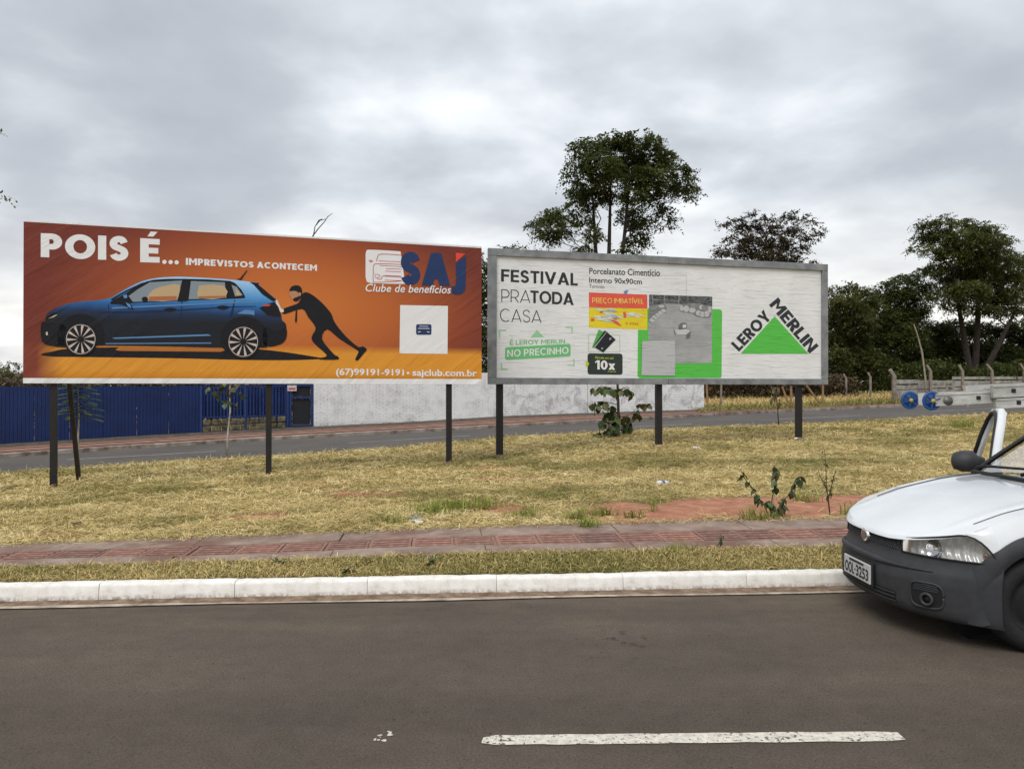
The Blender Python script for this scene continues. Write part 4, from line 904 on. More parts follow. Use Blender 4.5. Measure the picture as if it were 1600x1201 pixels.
pap = board_sheet(B2, r2, 'poster_paper', M_paper, .15, L2-.15, .12, 3.06, 0.0, 40, 14)
fw_ = .175
M_frame = mat('grey_painted_steel', (.26, .27, .28), .5, (.15, .155, .165), scale=3.5, bump=.12, bscale=15, metal=.25)
us = B2.uv(1044, 404)[0]
def fbar(u0, u1, v0, v1, o=0.0):
    mb = MB(); c = B2.w((u0+u1)/2, (v0+v1)/2, .015+o); mb.bbox(c, (u1-u0, .09, v1-v0), .008, rotZ2); mb.build('frame_bar', M_frame, r2)
fbar(0, us-.004, 3.2-fw_, 3.2); fbar(us+.004, L2, 3.2-fw_-.005, 3.195, .004); fbar(0, L2*.5-.003, 0, fw_-.02); fbar(L2*.5+.003, L2, 0, fw_-.02, .003)
fbar(0, fw_+.03, fw_-.018, 3.2-fw_-.002, .002); fbar(L2-fw_, L2, fw_-.018, 3.2-fw_-.007, .002)
p2 = Print(B2, pap)
E3 = lambda *q: [(740+x*.2082, 370+y*.2082) for x, y in q]
E4 = lambda *q: [(1000+x*.2, 380+y*.2) for x, y in q]
CH = ink((.035, .038, .045), 'paper'); GRN = ink((.10, .50, .075), 'paper'); LGRN = ink((.16, .50, .20), 'paper'); DKP = ink((.035, .045, .042), 'paper')
p2.caps('lettering', 'FESTIVAL', E3((206,240),(782,272),(782,368),(206,336)), CH, 1, .205, .085)
p2.caps('lettering', 'PRA', E3((208,392),(430,402),(426,496),(208,488)), CH, 1, .075, .10)
p2.caps('lettering', 'TODA', E3((426,400),(752,418),(752,514),(426,497)), CH, 1, .205, .06)
p2.caps('lettering', 'CASA', E3((198,536),(510,552),(510,646),(198,636)), CH, 1, .075, .10)
p2.text('lettering', 'Porcelanato Cimentício', E3((868,232),(1399,244),(1399,296),(868,278)), CH, 1, .014)
p2.text('lettering', 'Interno 90x90cm', E3((868,302),(1264,316),(1264,356),(868,344)), CH, 1, .014)
p2.text('lettering', 'Toronto', E3((868,355),(982,360),(982,388),(868,384)), CH, 1, -.002)
# price card
p2.poly('price_card', [(E3((866,528),(1304,538),(1304,696),(864,680)),)], ink((.74, .60, .03), 'paper'), 1)
p2.poly('price_card_header', [(E3((865,416),(1303,434),(1304,538),(866,526)),)], ink((.72, .105, .075), 'paper'), 2)
p2.caps('lettering', 'PREÇO IMBATÍVEL', E3((890,444),(1276,456),(1276,510),(890,504)), ink((.78, .62, .14), 'paper'), 3, .15, .11)
rip = []; rr = random.Random(5)
for bx, by, sx, sy, n in ((1000,570,70,26,7),(1040,615,80,30,8),(1190,582,70,24,6),(970,600,40,30,4)):
    for k in range(n):
        cx, cy = bx+rr.uniform(-sx, sx)*.8, by+rr.uniform(-sy, sy)*.8; L_, a = rr.uniform(24, 55), rr.uniform(.1, .7)
        rip.append((E3((cx-L_, cy-L_*a*.6+rr.uniform(-4, 4)), (cx, cy-8), (cx+L_, cy+L_*a*.6), (cx+L_*.2, cy+9), (cx-L_*.5, cy+5)),))
p2.poly('torn_patch', rip[:16], ink((.55, .64, .72), 'paper'), 3); p2.poly('torn_patch', rip[16:], ink((.72, .70, .66), 'paper'), 3.5)
p2.poly('torn_red', [(E3((1015,618),(1075,630),(1110,668),(1080,660)),), (E3((1040,600),(1080,612),(1060,622)),), (E3((1120,570),(1140,560),(1146,604),(1126,604)),), (E3((950,556),(975,554),(968,566),(944,570)),), (E3((880,612),(905,612),(908,628),(880,632)),)], ink((.70, .11, .07), 'paper'), 4)
p2.poly('torn_blue', [(E3((1126,410),(1140,402),(1160,396),(1150,424),(1134,430)),)], ink((.10, .25, .52), 'paper'), 4)
p2.text('lettering', 'à vista', E3((1140,636),(1238,640),(1236,660),(1140,656)), ink((.62, .12, .05), 'paper'), 4, .0)
# slogan
p2.poly('corner_mark', [(E3(*q),) for q in (((188,697),(245,694),(245,704),(200,708),(200,750),(188,752)), ((688,673),(745,674),(745,722),(733,720),(733,684),(690,682)), ((202,948),(214,946),(216,986),(258,988),(258,998),(204,998)), ((748,912),(758,914),(758,970),(706,964),(706,956),(748,960)))], ink((.36, .60, .38), 'paper'), 1)
p2.poly('small_triangle', [(E3((476,698),(530,752),(426,756)),)], ink((.30, .58, .33), 'paper'), 1)
p2.caps('lettering', 'É LEROY MERLIN', E3((270,764),(686,758),(686,798),(272,814)), LGRN, 1, .18, .11)
p2.poly('slogan_plate', [(E3((236,840),(244,828),(718,802),(728,812),(728,886),(720,896),(248,924),(236,914)),)], LGRN, 1)
p2.caps('lettering', 'NO PRECINHO', E3((252,848),(712,824),(712,876),(252,902)), ink((.76, .77, .77), 'paper'), 2, .18, .13)
# cards and instalment plate
p2.poly('card_outline', [(E3((860,728),(1100,732),(1100,866),(858,862)), E3((866,736),(866,856),(1094,860),(1094,740)))], ink((.52, .60, .45), 'paper'), 1)
p2.poly('bank_card', [(E3((938,696),(990,716),(946,836),(888,830)),)], ink((.10, .40, .09), 'paper'), 2)
p2.poly('bank_card', [(E3((984,700),(1066,770),(972,868),(898,822)),)], ink((.022, .025, .03), 'paper'), 3)
p2.poly('card_edge', [(E3((1000,706),(1006,706),(908,832),(900,826)),), (E3((1018,758),(1034,756),(1030,774),(1016,772)),), (E3((958,830),(972,832),(968,844),(956,842)),)], ink((.34, .35, .36), 'paper'), 4)
p2.poly('instalment_plate', [(rrect(740+855*.2082, 370+873*.2082, 740+1118*.2082, 370+1032*.2082, 4, .6),)], DKP, 1)
p2.poly('arrow', [(E3((840,930),(852,932),(868,952),(854,974),(840,972)),)], ink((.45, .62, .04), 'paper'), 2)
p2.caps('lettering', '10x', E3((912,924),(1062,930),(1062,998),(912,994)), ink((.78, .78, .78), 'paper'), 2, .22, .08)
p2.text('lettering', 'Parcele em até', E3((912,896),(1050,900),(1050,918),(912,914)), ink((.45, .58, .05), 'paper'), 2, .01, shear=.15)
p2.text('lettering', 's/ juros', E3((1006,1002),(1068,1004),(1068,1018),(1006,1018)), ink((.45, .58, .05), 'paper'), 2, .01, shear=.15)
# green panel and room photograph
p2.poly('green_panel', [(E3((1234,698),(1304,698),(1304,540),(1316,532))+E4((72,515),(620,515),(636,522),(642,534),(637,1040),(628,1052),(208,1052),(205,1058))+E3((1262,1062),(1240,1056),(1230,1044)),)], GRN, 1)
gp = NG('room_photograph', .8, .15); gp.base(gp.ramp(gp.noise(2.2, 6, .6), [(.3, (.30, .305, .31)), (.7, (.40, .405, .41))])); wrinkle_paper(gp)
p2.poly('room_photograph', [(E4((72,400),(564,416),(562,934),(272,938),(272,760),(64,756)),)], gp.m, 2)
gp2 = NG('photograph_greenery', .8, .15); gp2.base(gp2.ramp(gp2.noise(14, 6, .75), [(.38, (.03, .033, .036)), (.6, (.16, .17, .17))])); wrinkle_paper(gp2)
p2.poly('printed_window_wall', [(E4((72,401),(564,417),(564,494),(460,470),(330,476),(190,470),(72,488)),)], gp2.m, 3)
p2.poly('printed_mullion', [(E4((92,402),(97,402),(104,478),(98,478)),), (E4((188,405),(193,405),(196,470),(191,470)),), (E4((300,410),(306,410),(306,474),(300,474)),), (E4((100,440),(300,448),(300,452),(100,445)),)], ink((.30, .31, .32), 'paper'), 4)
SOF = ink((.47, .475, .48), 'paper'); SOD = ink((.20, .205, .21), 'paper')
p2.poly('printed_sofa', [(smoothpts(E4((72,500),(130,478),(190,476),(206,500),(200,528),(130,580),(72,622)), 3),), (smoothpts(E4((308,510),(330,480),(390,468),(452,474),(540,494),(556,540),(548,576),(500,582),(440,568),(400,546),(320,534)), 3),)], SOD, 4)
cush = []
for cx, cy, rx, ry in ((95,600,22,18),(115,580,22,18),(138,562,20,16),(160,545,20,16),(182,528,18,15),(165,492,26,12),(325,508,15,22),(360,512,22,26),(408,522,26,22),(455,545,20,22),(485,555,22,22),(520,552,22,24),(425,486,28,14),(478,500,18,18),(540,520,14,26)): cush.append((E4(*ell(cx, cy, rx, ry, 16)),))
p2.poly('printed_cushion', cush, SOF, 5)
p2.poly('printed_cushion', [(smoothpts(E4((85,500),(130,488),(150,498),(120,518),(88,522)), 3),), (smoothpts(E4((482,492),(528,498),(530,520),(490,524)), 3),), (smoothpts(E4((400,482),(440,474),(450,492),(402,506)), 3),)], ink((.24, .245, .25), 'paper'), 6)
p2.poly('printed_table', [(E4((272,682),(330,662),(396,684),(360,714),(290,710)),)], ink((.55, .55, .555), 'paper'), 4)
p2.poly('printed_table_leg', [(E4((260,662),(274,700),(278,738),(264,690)),), (E4((396,682),(390,738),(358,748),(362,712)),), (smoothpts(E4((300,652),(312,628),(345,620),(364,630),(362,664),(330,672),(304,674)), 3),)], ink((.15, .155, .16), 'paper'), 5)
p2.poly('printed_book', [(E4((332,636),(360,634),(360,658),(332,662)),)], ink((.6, .6, .6), 'paper'), 6)
p2.poly('tile_sample', [(E4((16,764),(272,758),(272,1034),(10,1030)),)], ink((.47, .475, .49), 'paper'), 6)
p2.poly('paper_seam', [(line((1006.5,429.5),(1073,430.5),.45),), (line((1072.6,430.5),(1072.4,462),.5),), (line((1142,552.8),(1284,552.4),.4),), (line((772,416),(772,420),.5),)], ink((.42, .42, .43), 'paper'), 1)
# emblem: green triangle with the name along its slopes
p2.poly('green_triangle', [(E4((1053,570),(1318,864),(786,862)),)], GRN, 1)
def slanted(body, a, b, hgt, weight, space=1.0):      # lettering along the line a-b (baseline, photo pixels), hgt tall
    a, b = Vector((*a, 0)), Vector((*b, 0)); d = (b-a).normalized(); up = Vector((d.y, -d.x, 0))
    q = [a+up*hgt, b+up*hgt, b, a]; p2.caps('lettering', body, [(p.x, p.y) for p in q], CH, 1, weight, space)
slanted('LEROY', E4((775,848))[0], E4((1034,582))[0], 18.8, .25, .07)
slanted('MERLIN', E4((1008,482))[0], E4((1325,862))[0], 18.8, .25, .07)
posts_for(B2, r2, (782.5, 1032.5, 1252.5), 3.1, -.13, .155, .12)
for z_ in (.3, 1.6, 2.9):
    mb = MB(); mb.bar(B2.w(.05, z_, -.11), B2.w(L2-.05, z_, -.11), .05, .06); mb.build('rear_rail', M_post, r2)
# ------------------------------------------------------------ trees
M_bark = mat('grey_brown_bark', (.055, .042, .033), .95, (.022, .017, .014), scale=4, bump=.7, bscale=9)
L_dark = leafmat('dark_green_leaves', (.024, .036, .010), (.15, .175, .048), .36)
L_mid = leafmat('mid_green_leaves', (.032, .045, .012), (.19, .20, .058), .38)
L_brown = leafmat('brownish_leaves', (.030, .024, .013), (.115, .092, .046), .25)
L_fresh = leafmat('fresh_leaves', (.04, .075, .02), (.18, .24, .08), .35)
L_dry = leafmat('dry_scrub', (.045, .032, .018), (.16, .12, .065), .2)
def crown_leaves(blobs, per_m3, leaf, droop, gap=.5, spray=.55, seed=0, nleaf=14):
    """leaflets set along drooping twigs through the volume of each blob; blobs: (x,y,z,rx,ry,rz)"""
    rg = np.random.default_rng(seed); out = []; tint = []
    for bx, by, bz, rx, ry, rz in blobs:
        vol = 4.19*rx*ry*rz; ns = max(16, int(vol*per_m3*6)); d = rg.normal(size=(ns, 3)); d /= np.linalg.norm(d, axis=1)[:, None]
        r = rg.uniform(.05, 1, ns)**.45*rg.uniform(.78, 1.12, ns); c = np.stack([bx+d[:, 0]*rx*r, by+d[:, 1]*ry*r, bz+d[:, 2]*rz*r], 1)
        holes = (np.sin(c[:, 0]*3.3+seed)+np.sin(c[:, 1]*2.9+1+c[:, 2]))*np.sin(c[:, 2]*3.7+2+.7*c[:, 0])*.5+rg.normal(0, .12, ns)
        ok = holes < gap; c, d = c[ok], d[ok]; ns = len(c); clump = np.sin(c[:, 0]*1.9+seed*2)*np.sin(c[:, 2]*2.3+1)*.16+rg.uniform(-.14, .14, ns)+d[:, 2]*.06
        az0 = np.arctan2(d[:, 1], d[:, 0])+rg.normal(0, .9, ns); el0 = rg.normal(.15-.5*droop, .4, ns); L0 = spray*rg.uniform(.6, 1.5, ns); k = nleaf
        t = np.tile(np.linspace(0, 1, k), ns); R_ = lambda a: np.repeat(a, k, 0); n = ns*k
        dx = np.stack([np.cos(az0)*np.cos(el0), np.sin(az0)*np.cos(el0), np.sin(el0)], 1)
        p = R_(c)+R_(dx)*(t*R_(L0))[:, None]; p[:, 2] -= droop*.55*t*t*R_(L0); p += rg.normal(0, .035, (n, 3))
        sgn = np.where(np.arange(n) % 2 == 0, 1., -1.); az = R_(az0)+sgn*rg.uniform(.6, 1.4, n); el_ = rg.normal(-.25*droop-.1, .45, n); L_ = leaf*rg.uniform(.6, 1.3, n)*(1.1-.45*t)
        a = np.stack([np.cos(az)*np.cos(el_), np.sin(az)*np.cos(el_), np.sin(el_)], 1)*L_[:, None]; sd_ = np.stack([-np.sin(az), np.cos(az), rg.normal(0, .45, n)], 1)*(L_*.24)[:, None]
        out.append(np.stack([p, p+a*.45+sd_, p+a, p+a*.45-sd_], 1)); tint.append(np.clip(.45+R_(clump)+rg.normal(0, .10, n), 0, 1))
    return np.concatenate(out), np.concatenate(tint)
def limb_path(a, b, bow, rg):
    a, b = Vector(a), Vector(b); pts = []
    for i in range(6):
        t = i/5; q = a.lerp(b, t)+Vector((rg.uniform(-1, 1), rg.uniform(-1, 1), rg.uniform(-.5, .5)))*bow*math.sin(math.pi*t); q.z += bow*.8*math.sin(math.pi*t)*.5; pts.append(q)
    return pts
def px_blob(px, py, rx, ry, d, dj=0., depth=1.0):
    q = P(px, py, d+dj); k = (d+dj)/F; return (q.x, q.y, q.z, rx*k, max(rx, ry)*k*depth, ry*k)
def tree(name, label, base, trunk_top, r0, blobs, lm, per=3., leaf=.22, droop=.3, gap=.5, spray=.6, seed=1, group=None, stems=None, nleaf=14, twigs=True):
    rg = random.Random(seed); root = thing(name, base, label, 'tree', group); mb = MB(); base = Vector(base); top = Vector(trunk_top)
    stems = stems or [top]; ends = []
    for s_ in stems:
        s_ = Vector(s_); mid = base.lerp(s_, .5)+Vector((rg.uniform(-.15, .15), rg.uniform(-.15, .15), 0)); mb.tube([base+Vector((0, 0, -.3)), base.lerp(mid, .4), mid, s_.lerp(mid, .5), s_], [r0*1.2, r0, r0*.8, r0*.55, r0*.22], 9); ends.append(s_)
    for b in blobs:
        c = Vector(b[:3]); s_ = min(ends, key=lambda e: (e-c).length); s_ = base.lerp(s_, min(.97, max(.55, (c.z-base.z)/(s_.z-base.z)*.80))); lp = limb_path(s_, c+Vector((0, 0, -b[5]*.2)), .22+.05*(c-s_).length, rg)
        rr_ = r0*.24*min(1, .35+b[3]*.5); mb.tube(lp, [rr_*(1-.13*i) for i in range(6)], 6)
        if twigs:
            for k in range(4):
                e_ = c+Vector((rg.uniform(-1, 1)*b[3], rg.uniform(-1, 1)*b[4], rg.uniform(-.6, 1)*b[5]))*.8; mb.tube([lp[3], lp[3].lerp(e_, .5)+Vector((0, 0, .1)), e_], [rr_*.4, rr_*.25, rr_*.1], 5)
    mb.build('trunk', M_bark, root, True)
    V, t_ = crown_leaves(blobs, per, leaf, droop, gap, spray, seed, nleaf); np_mesh('crown', V, 4, lm, t_, root, base); return root
def E3T(rows, d, jit=1.5, seed=0, dep=.9):      # blobs measured on the enlargement of the trees over the white board
    rg = random.Random(seed); return [px_blob(800+x*.325, 180+y*.325, rx*.325, ry*.325, d, rg.uniform(-jit, jit), dep) for x, y, rx, ry in rows]
def ERT(rows, d, jit=1.5, seed=0, dep=.9):      # ... and on the enlargement of the trees at the right
    rg = random.Random(seed); return [px_blob(1280+x*.2832, 320+y*.2831, rx*.2832, ry*.2831, d, rg.uniform(-jit, jit), dep) for x, y, rx, ry in rows]
def gnd(px, d): x = (px-CX)/F*d; return Vector((x, d, zg(x, d)))
D1 = 50
bl = E3T([(350,160,70,62),(470,130,80,55),(590,120,85,50),(680,130,45,55),(700,215,85,65),(300,270,55,50),(420,250,100,85),(560,240,110,85),(650,300,100,70),(800,265,55,50),(815,335,75,50),(870,365,40,42),(320,370,62,60),(420,370,85,60),(320,450,60,48),(590,380,70,50),(700,400,55,50),(560,490,50,62),(620,520,45,60),(605,600,55,50),(735,505,42,45),(190,490,70,48),(120,525,42,42),(190,570,70,42),(340,520,50,50),(390,590,55,55),(330,650,55,30),(540,655,55,25),(720,450,45,30),(240,530,45,60)], D1, 2.0, 3)
tree('tall_tree', 'tall dark green tree with a forked trunk rising above the white billboard', gnd(948, D1), P(948, 330, D1), .20, bl, L_dark, 6.8, .25, .7, .40, .6, 3, nleaf=16, stems=[P(925, 285, D1+.5), P(955, 262, D1), P(985, 272, D1-.5)])
D2 = 62
bl = E3T([(1170,482,36,26),(1095,512,52,26),(1040,530,40,18),(1245,485,38,30),(1325,485,48,28),(1400,500,40,30),(1440,520,36,24),(1480,562,30,20),(1130,545,60,34),(1220,540,70,40),(1310,545,66,40),(1390,560,50,32),(1080,600,60,36),(1170,610,80,40),(1270,615,80,44),(1350,625,60,36),(1010,655,52,30),(1100,660,80,34),(1220,680,120,36),(1330,690,80,30),(1410,650,30,30),(1440,600,30,22)], D2, 2.0, 5)
tree('spreading_tree', 'brownish spreading tree showing above the right end of the white billboard', gnd(1195, D2), P(1197, 395, D2), .2, bl, L_brown, 4.6, .25, .3, .22, .5, 5, nleaf=14)
D3 = 60
bl = ERT([(600,105,55,35),(690,90,65,32),(790,110,75,42),(900,135,70,50),(560,170,48,32),(660,170,90,50),(800,190,110,60),(940,200,80,70),(1020,210,50,55),(540,235,40,26),(620,250,60,34),(740,270,90,50),(880,290,110,64),(1010,300,80,64),(1080,310,44,44),(640,350,60,40),(580,360,44,28),(760,370,110,60),(920,390,120,70),(1060,400,60,56),(690,440,66,50),(820,470,110,64),(960,500,110,64),(1070,500,60,60),(650,510,44,54),(760,550,70,40),(900,580,90,36),(1040,590,60,40),(1110,560,40,60)], D3, 2.2, 7)
tree('broad_tree', 'broad round crowned tree with sky gaps behind the angled concrete posts', gnd(1521, D3), P(1521, 520, D3), .26, bl, L_mid, 8.5, .22, .8, .45, .6, 7, nleaf=16, stems=[P(1490, 430, D3), P(1530, 410, D3+.5), P(1590, 480, D3-1)])
bl = ERT([(90,480,55,30),(170,465,60,34),(240,470,50,30),(60,540,50,50),(150,540,90,60),(250,540,80,60),(90,640,90,80),(210,640,100,80),(60,740,70,80),(170,760,110,90),(90,850,90,80),(250,850,100,80)], 58, 1.6, 9)
tree('bushy_tree', 'dense green tree close behind the right edge of the white billboard', gnd(1325, 58), P(1325, 545, 58), .2, bl, L_mid, 9.5, .22, .6, .9, .55, 9, nleaf=15)
bl = ERT([(370,440,50,30),(440,415,55,30),(510,400,60,36),(350,510,70,60),(450,500,90,60),(550,470,66,60),(330,620,90,80),(450,620,100,80),(540,580,66,70),(300,740,90,80),(420,740,110,90),(520,720,70,80),(330,860,100,80),(460,860,110,80),(560,820,60,70)], 61, 1.6, 11)
tree('bushy_tree', 'dark leafy tree with a flat top between the broad tree and the billboard', gnd(1398, 61), P(1398, 540, 61), .2, bl, L_dark, 9.5, .22, .6, .9, .55, 11, nleaf=15)
bl = ERT([(640,690,80,60),(770,680,80,50),(900,690,90,50),(620,760,70,70),(700,800,90,100),(800,840,100,100),(900,800,90,80),(1000,840,100,90),(1090,780,60,90),(1100,680,60,60),(1020,700,60,50),(650,900,110,60),(800,930,130,60),(950,930,130,60),(1090,920,80,70),(1180,800,80,120),(1250,650,90,120)], 64, 1.6, 13)
tree('undergrowth_tree', 'shaded low tree filling the gap below the broad round crown', gnd(1530, 64), P(1530, 590, 64), .2, bl, L_dark, 8.0, .25, .5, .9, .6, 13)
bl = [px_blob(x, y, rx, ry, 66) for x, y, rx, ry in ((1640,430,50,50),(1700,400,60,60),(1760,450,60,60),(1660,520,50,50),(1740,540,60,50),(1690,470,60,60),(1660,580,60,30))]
tree('edge_tree', 'green tree standing beside the broad tree along the panel fence', gnd(1690, 66), P(1690, 560, 66), .3, bl, L_mid, 2.6, .3, .3, .8, .7, 15)
# between and behind the boards
bl = [px_blob(x, y, rx, ry, 47, random.uniform(-1, 1)) for x, y, rx, ry in ((757,430,22,36),(770,470,34,40),(757,515,20,36),(760,560,26,34),(800,420,40,30),(812,391,17,5),(795,388,8,4),(735,470,20,60),(785,540,40,50))]
tree('slender_tree', 'dark slender tree seen through the gap between the two billboards', gnd(765, 47), P(765, 520, 47), .16, bl, L_dark, 4, .2, .3, .6, .5, 17)
bl = [px_blob(x, y, rx, ry, 44, random.uniform(-1, 1)) for x, y, rx, ry in ((1272,409,14,4),(1240,425,40,12),(1190,440,50,20))]
tree('scrub_tree', 'thin twiggy scrub tree whose tip shows at the billboard corner', gnd(1230, 53), P(1230, 470, 44+9), .1, [(b[0]*53/44, b[1]+9, CAMZ+(b[2]-CAMZ)*53/44, b[3], b[4], b[5]) for b in bl], L_brown, 3, .18, .2, .5, .5, 19)
# leafless tree over the orange board
db = 44; br_ = gnd(489, db); bt = thing('bare_tree', br_, 'leafless dry tree whose thin twigs poke above the orange billboard', 'tree'); mb = MB()
mb.tube([br_-Vector((0,0,.3)), P(487, 500, db), P(486, 420, db), P(488, 369, db)], [.12, .09, .06, .04], 8); tk = mb.build('trunk', M_bark, bt, True)
for pts in (((487,400),(489,370),(492,353),(500,344),(509,342),(513,338)), ((488,369),(497,357),(506,347),(512,338),(519,333)), ((494,351),(498,344),(503,342)), ((487,420),(476,398),(470,385)), ((487,410),(500,390),(508,378))):
    mb = MB(); mb.tube([P(x, y, db+random.uniform(-.3, .3)) for x, y in pts], [.035*(1-.14*i) for i in range(len(pts))], 6); mb.build('twig', M_bark, bt, True)
# left: a tree just outside the frame, scrub and far trees beyond the blue fence
bl = [px_blob(x, y, rx, ry, 36, random.uniform(-2, 2)) for x, y, rx, ry in ((-100,190,60,36),(-22,197,20,9),(-140,260,80,50),(-24,306,18,8),(-190,220,80,60),(-230,300,100,70),(-140,340,70,40),(-110,430,40,20),(-55,195,25,12))]
tree('overhanging_tree', 'tree beside the blue fence whose leafy branch tips hang beyond the orange board', gnd(-130, 36), P(-130, 400, 36), .3, bl, L_dark, 2.2, .24, .5, .5, .6, 21)
for px, py, rx, ry, d, lm_, lb in ((10,590,36,34,58,L_mid,'round green bush on the rise above the blue fence'),(-60,580,60,40,60,L_dark,'dark bush on the rise above the blue fence'),(42,592,26,20,56,L_dry,'dry brown scrub above the blue fence beside the orange billboard')):
    tree('bush', lb, gnd(px, d), P(px, py+14, d), .1, [px_blob(px+a*rx*.5, py+b*ry*.5, rx*.55, ry*.55, d, c) for a, b, c in ((-1,.3,0),(1,.4,0),(0,-.6,.5),(.3,.6,-.6),(-.3,.2,.8))], lm_, 3.2, .2, .2, .6, .5, int(px)+200)
def scrub_bank(name, label, x0, x1, yf, zf, h, n, lm_, seed):
    rg = np.random.default_rng(seed); x = rg.uniform(x0, x1, n); y = yf(x)+rg.normal(0, .9, n); hh = h*(.55+.9*fbm(x, y, .35, seed)); z = np.array([zg(a, b) for a, b in zip(x, y)])+rg.uniform(0, 1, n)**.7*hh
    az = rg.uniform(0, 6.28, n); el_ = rg.normal(.2, .6, n); L_ = rg.uniform(.12, .34, n); a = np.stack([np.cos(az)*np.cos(el_), np.sin(az)*np.cos(el_), np.sin(el_)], 1)*L_[:, None]; sd_ = np.stack([-np.sin(az), np.cos(az), rg.normal(0, .5, n)], 1)*(L_*.25)[:, None]
    p = np.stack([x, y, z], 1); V = np.stack([p-a*.5, p+sd_, p+a*.5, p-sd_], 1)
    return tag(np_mesh(name, V, 4, lm_, np.clip(rg.normal(.5, .22, n), 0, 1)), label, 'scrub', kind='stuff')
scrub_bank('scrub', 'brown dry scrub growing behind the blue fence', -36, -8, lambda x: WY0+WS*x+5.0, None, 2.9, 26000, L_dry, 61)
scrub_bank('scrub', 'low dark scrub along the foot of the trees', 12, 46, lambda x: 57+.06*x+0*x, None, 2.2, 30000, L_dark, 62)
scrub_bank('scrub', 'brown dry scrub on the bank past the white wall', 11.5, 24, lambda x: 52+.1*x, None, 1.5, 12000, L_dry, 63)
# far skyline on every side
g = NG('far_wood', .9, .1); g.base(g.ramp(g.noise(.3, 6, .7), [(.35, (.02, .028, .016)), (.7, (.06, .07, .04))])); g.bump(g.noise(.6, 5), 1, 1.5); M_far = g.m
rg = np.random.default_rng(5); n = 70000; th = rg.uniform(-1.25, 1.25, n); dd = 190+rg.normal(0, 7, n); xh = np.sin(th)*dd; yh = np.cos(th)*dd
hh = 1.5+6.0*fbm(th*40, th*0+3, 1.0, 71); zz_ = 1.1+rg.uniform(0, 1, n)**.8*hh; az = rg.uniform(0, 6.28, n); a = np.stack([np.cos(az), np.sin(az), rg.normal(0, .6, n)], 1)*.55; sd_ = np.stack([-np.sin(az), np.cos(az), rg.normal(0, .6, n)], 1)*.3
p = np.stack([xh, yh, zz_], 1); tag(np_mesh('far_woodland', np.stack([p-a, p+sd_, p+a, p-sd_], 1), 4, L_mid, np.clip(rg.normal(.5, .2, n), 0, 1)), 'distant low wood along the skyline', 'wood', kind='stuff')

# ------------------------------------------------------------ saplings, shrub, weeds
def leaf_mesh(L_, w, m, name='leaf', heart=.35):
    pts = [(0, 0), (.12, heart*.9), (.3, .5), (.6, .38), (.85, .15), (1, 0)]; V = []; 
    for t, s_ in pts: V += [(t*L_, -s_*w, -.12*L_*t*t+.06*w), (t*L_, 0, -.15*L_*t*t), (t*L_, s_*w, -.12*L_*t*t+.06*w)]
    Fc = []
    for i in range(len(pts)-1): Fc += [(3*i, 3*i+3, 3*i+4, 3*i+1), (3*i+1, 3*i+4, 3*i+5, 3*i+2)]
    me = bpy.data.meshes.new(name); me.from_pydata(V, [], Fc); me.polygons.foreach_set('use_smooth', [True]*len(Fc)); me.materials.append(m); return me
M_lf = [mat('leaf_green_a', (.095, .14, .04), .5, (.045, .07, .02), scale=9), mat('leaf_green_b', (.05, .085, .024), .5, (.028, .045, .014), scale=9), mat('leaf_olive', (.13, .13, .045), .55, (.07, .06, .022), scale=9)]
def put_leaf(me, root, pos, az, el_, roll, sc=1.):
    o = bpy.data.objects.new('leaf', me); link(o, root); o.location = Vector(pos)-ORG[root.name]; o.scale = (sc,)*3
    o.rotation_euler = (Matrix.Rotation(az, 3, 'Z') @ Matrix.Rotation(el_, 3, 'Y') @ Matrix.Rotation(roll, 3, 'X')).to_euler()
M_stem = mat('brown_stem', (.075, .05, .035), .9, var=.5, scale=9); M_pale = mat('pale_painted_stem', (.50, .48, .45), .85, (.24, .21, .18), scale=6)
# feathery sapling by the left post
c = hit(126, 741); d0 = c.y; sp1 = thing('sapling', c, 'young sapling with feathery layered leaves behind the leftmost black post', 'sapling')
mb = MB(); mb.tube([c-Vector((0,0,.1)), P(122, 690, d0), P(124, 650, d0), P(122, 610, d0), P(121, 580, d0)], [.022, .02, .017, .013, .009], 7); mb.build('stem', M_pale, sp1, True)
mb = MB(); mb.tube([c+Vector((.01,.02,-.1)), P(116, 690, d0+.06), P(117, 650, d0+.05)], [.014, .012, .009], 6); mb.build('stem', M_stem, sp1, True)
rg = np.random.default_rng(3); Vf = []; Tf = []
for k in range(34):
    t = k/33; b0 = np.array(P(122, 652-62*t, d0)); az = k*2.4; Lf = .60*(1-.35*t); 
    mb = None
    for j in range(30):
        s_ = (j+1)/30*Lf; pz = b0+np.array([math.cos(az)*s_, math.sin(az)*s_, .10*s_-.42*s_*s_])
        for sg_ in (-1, 1):
            w = .10*math.sin(math.pi*min(1, s_/Lf*.9+.1)); e_ = pz+np.array([-math.sin(az)*sg_*w+math.cos(az)*.02, math.cos(az)*sg_*w+math.sin(az)*.02, -.02]); q = np.array([math.cos(az), math.sin(az), 0])*.014
            Vf.append([pz-q, e_-q, e_+q, pz+q]); Tf.append(rg.uniform(.2, .9))
np_mesh('foliage', np.array(Vf), 4, L_fresh, np.array(Tf), sp1, c)
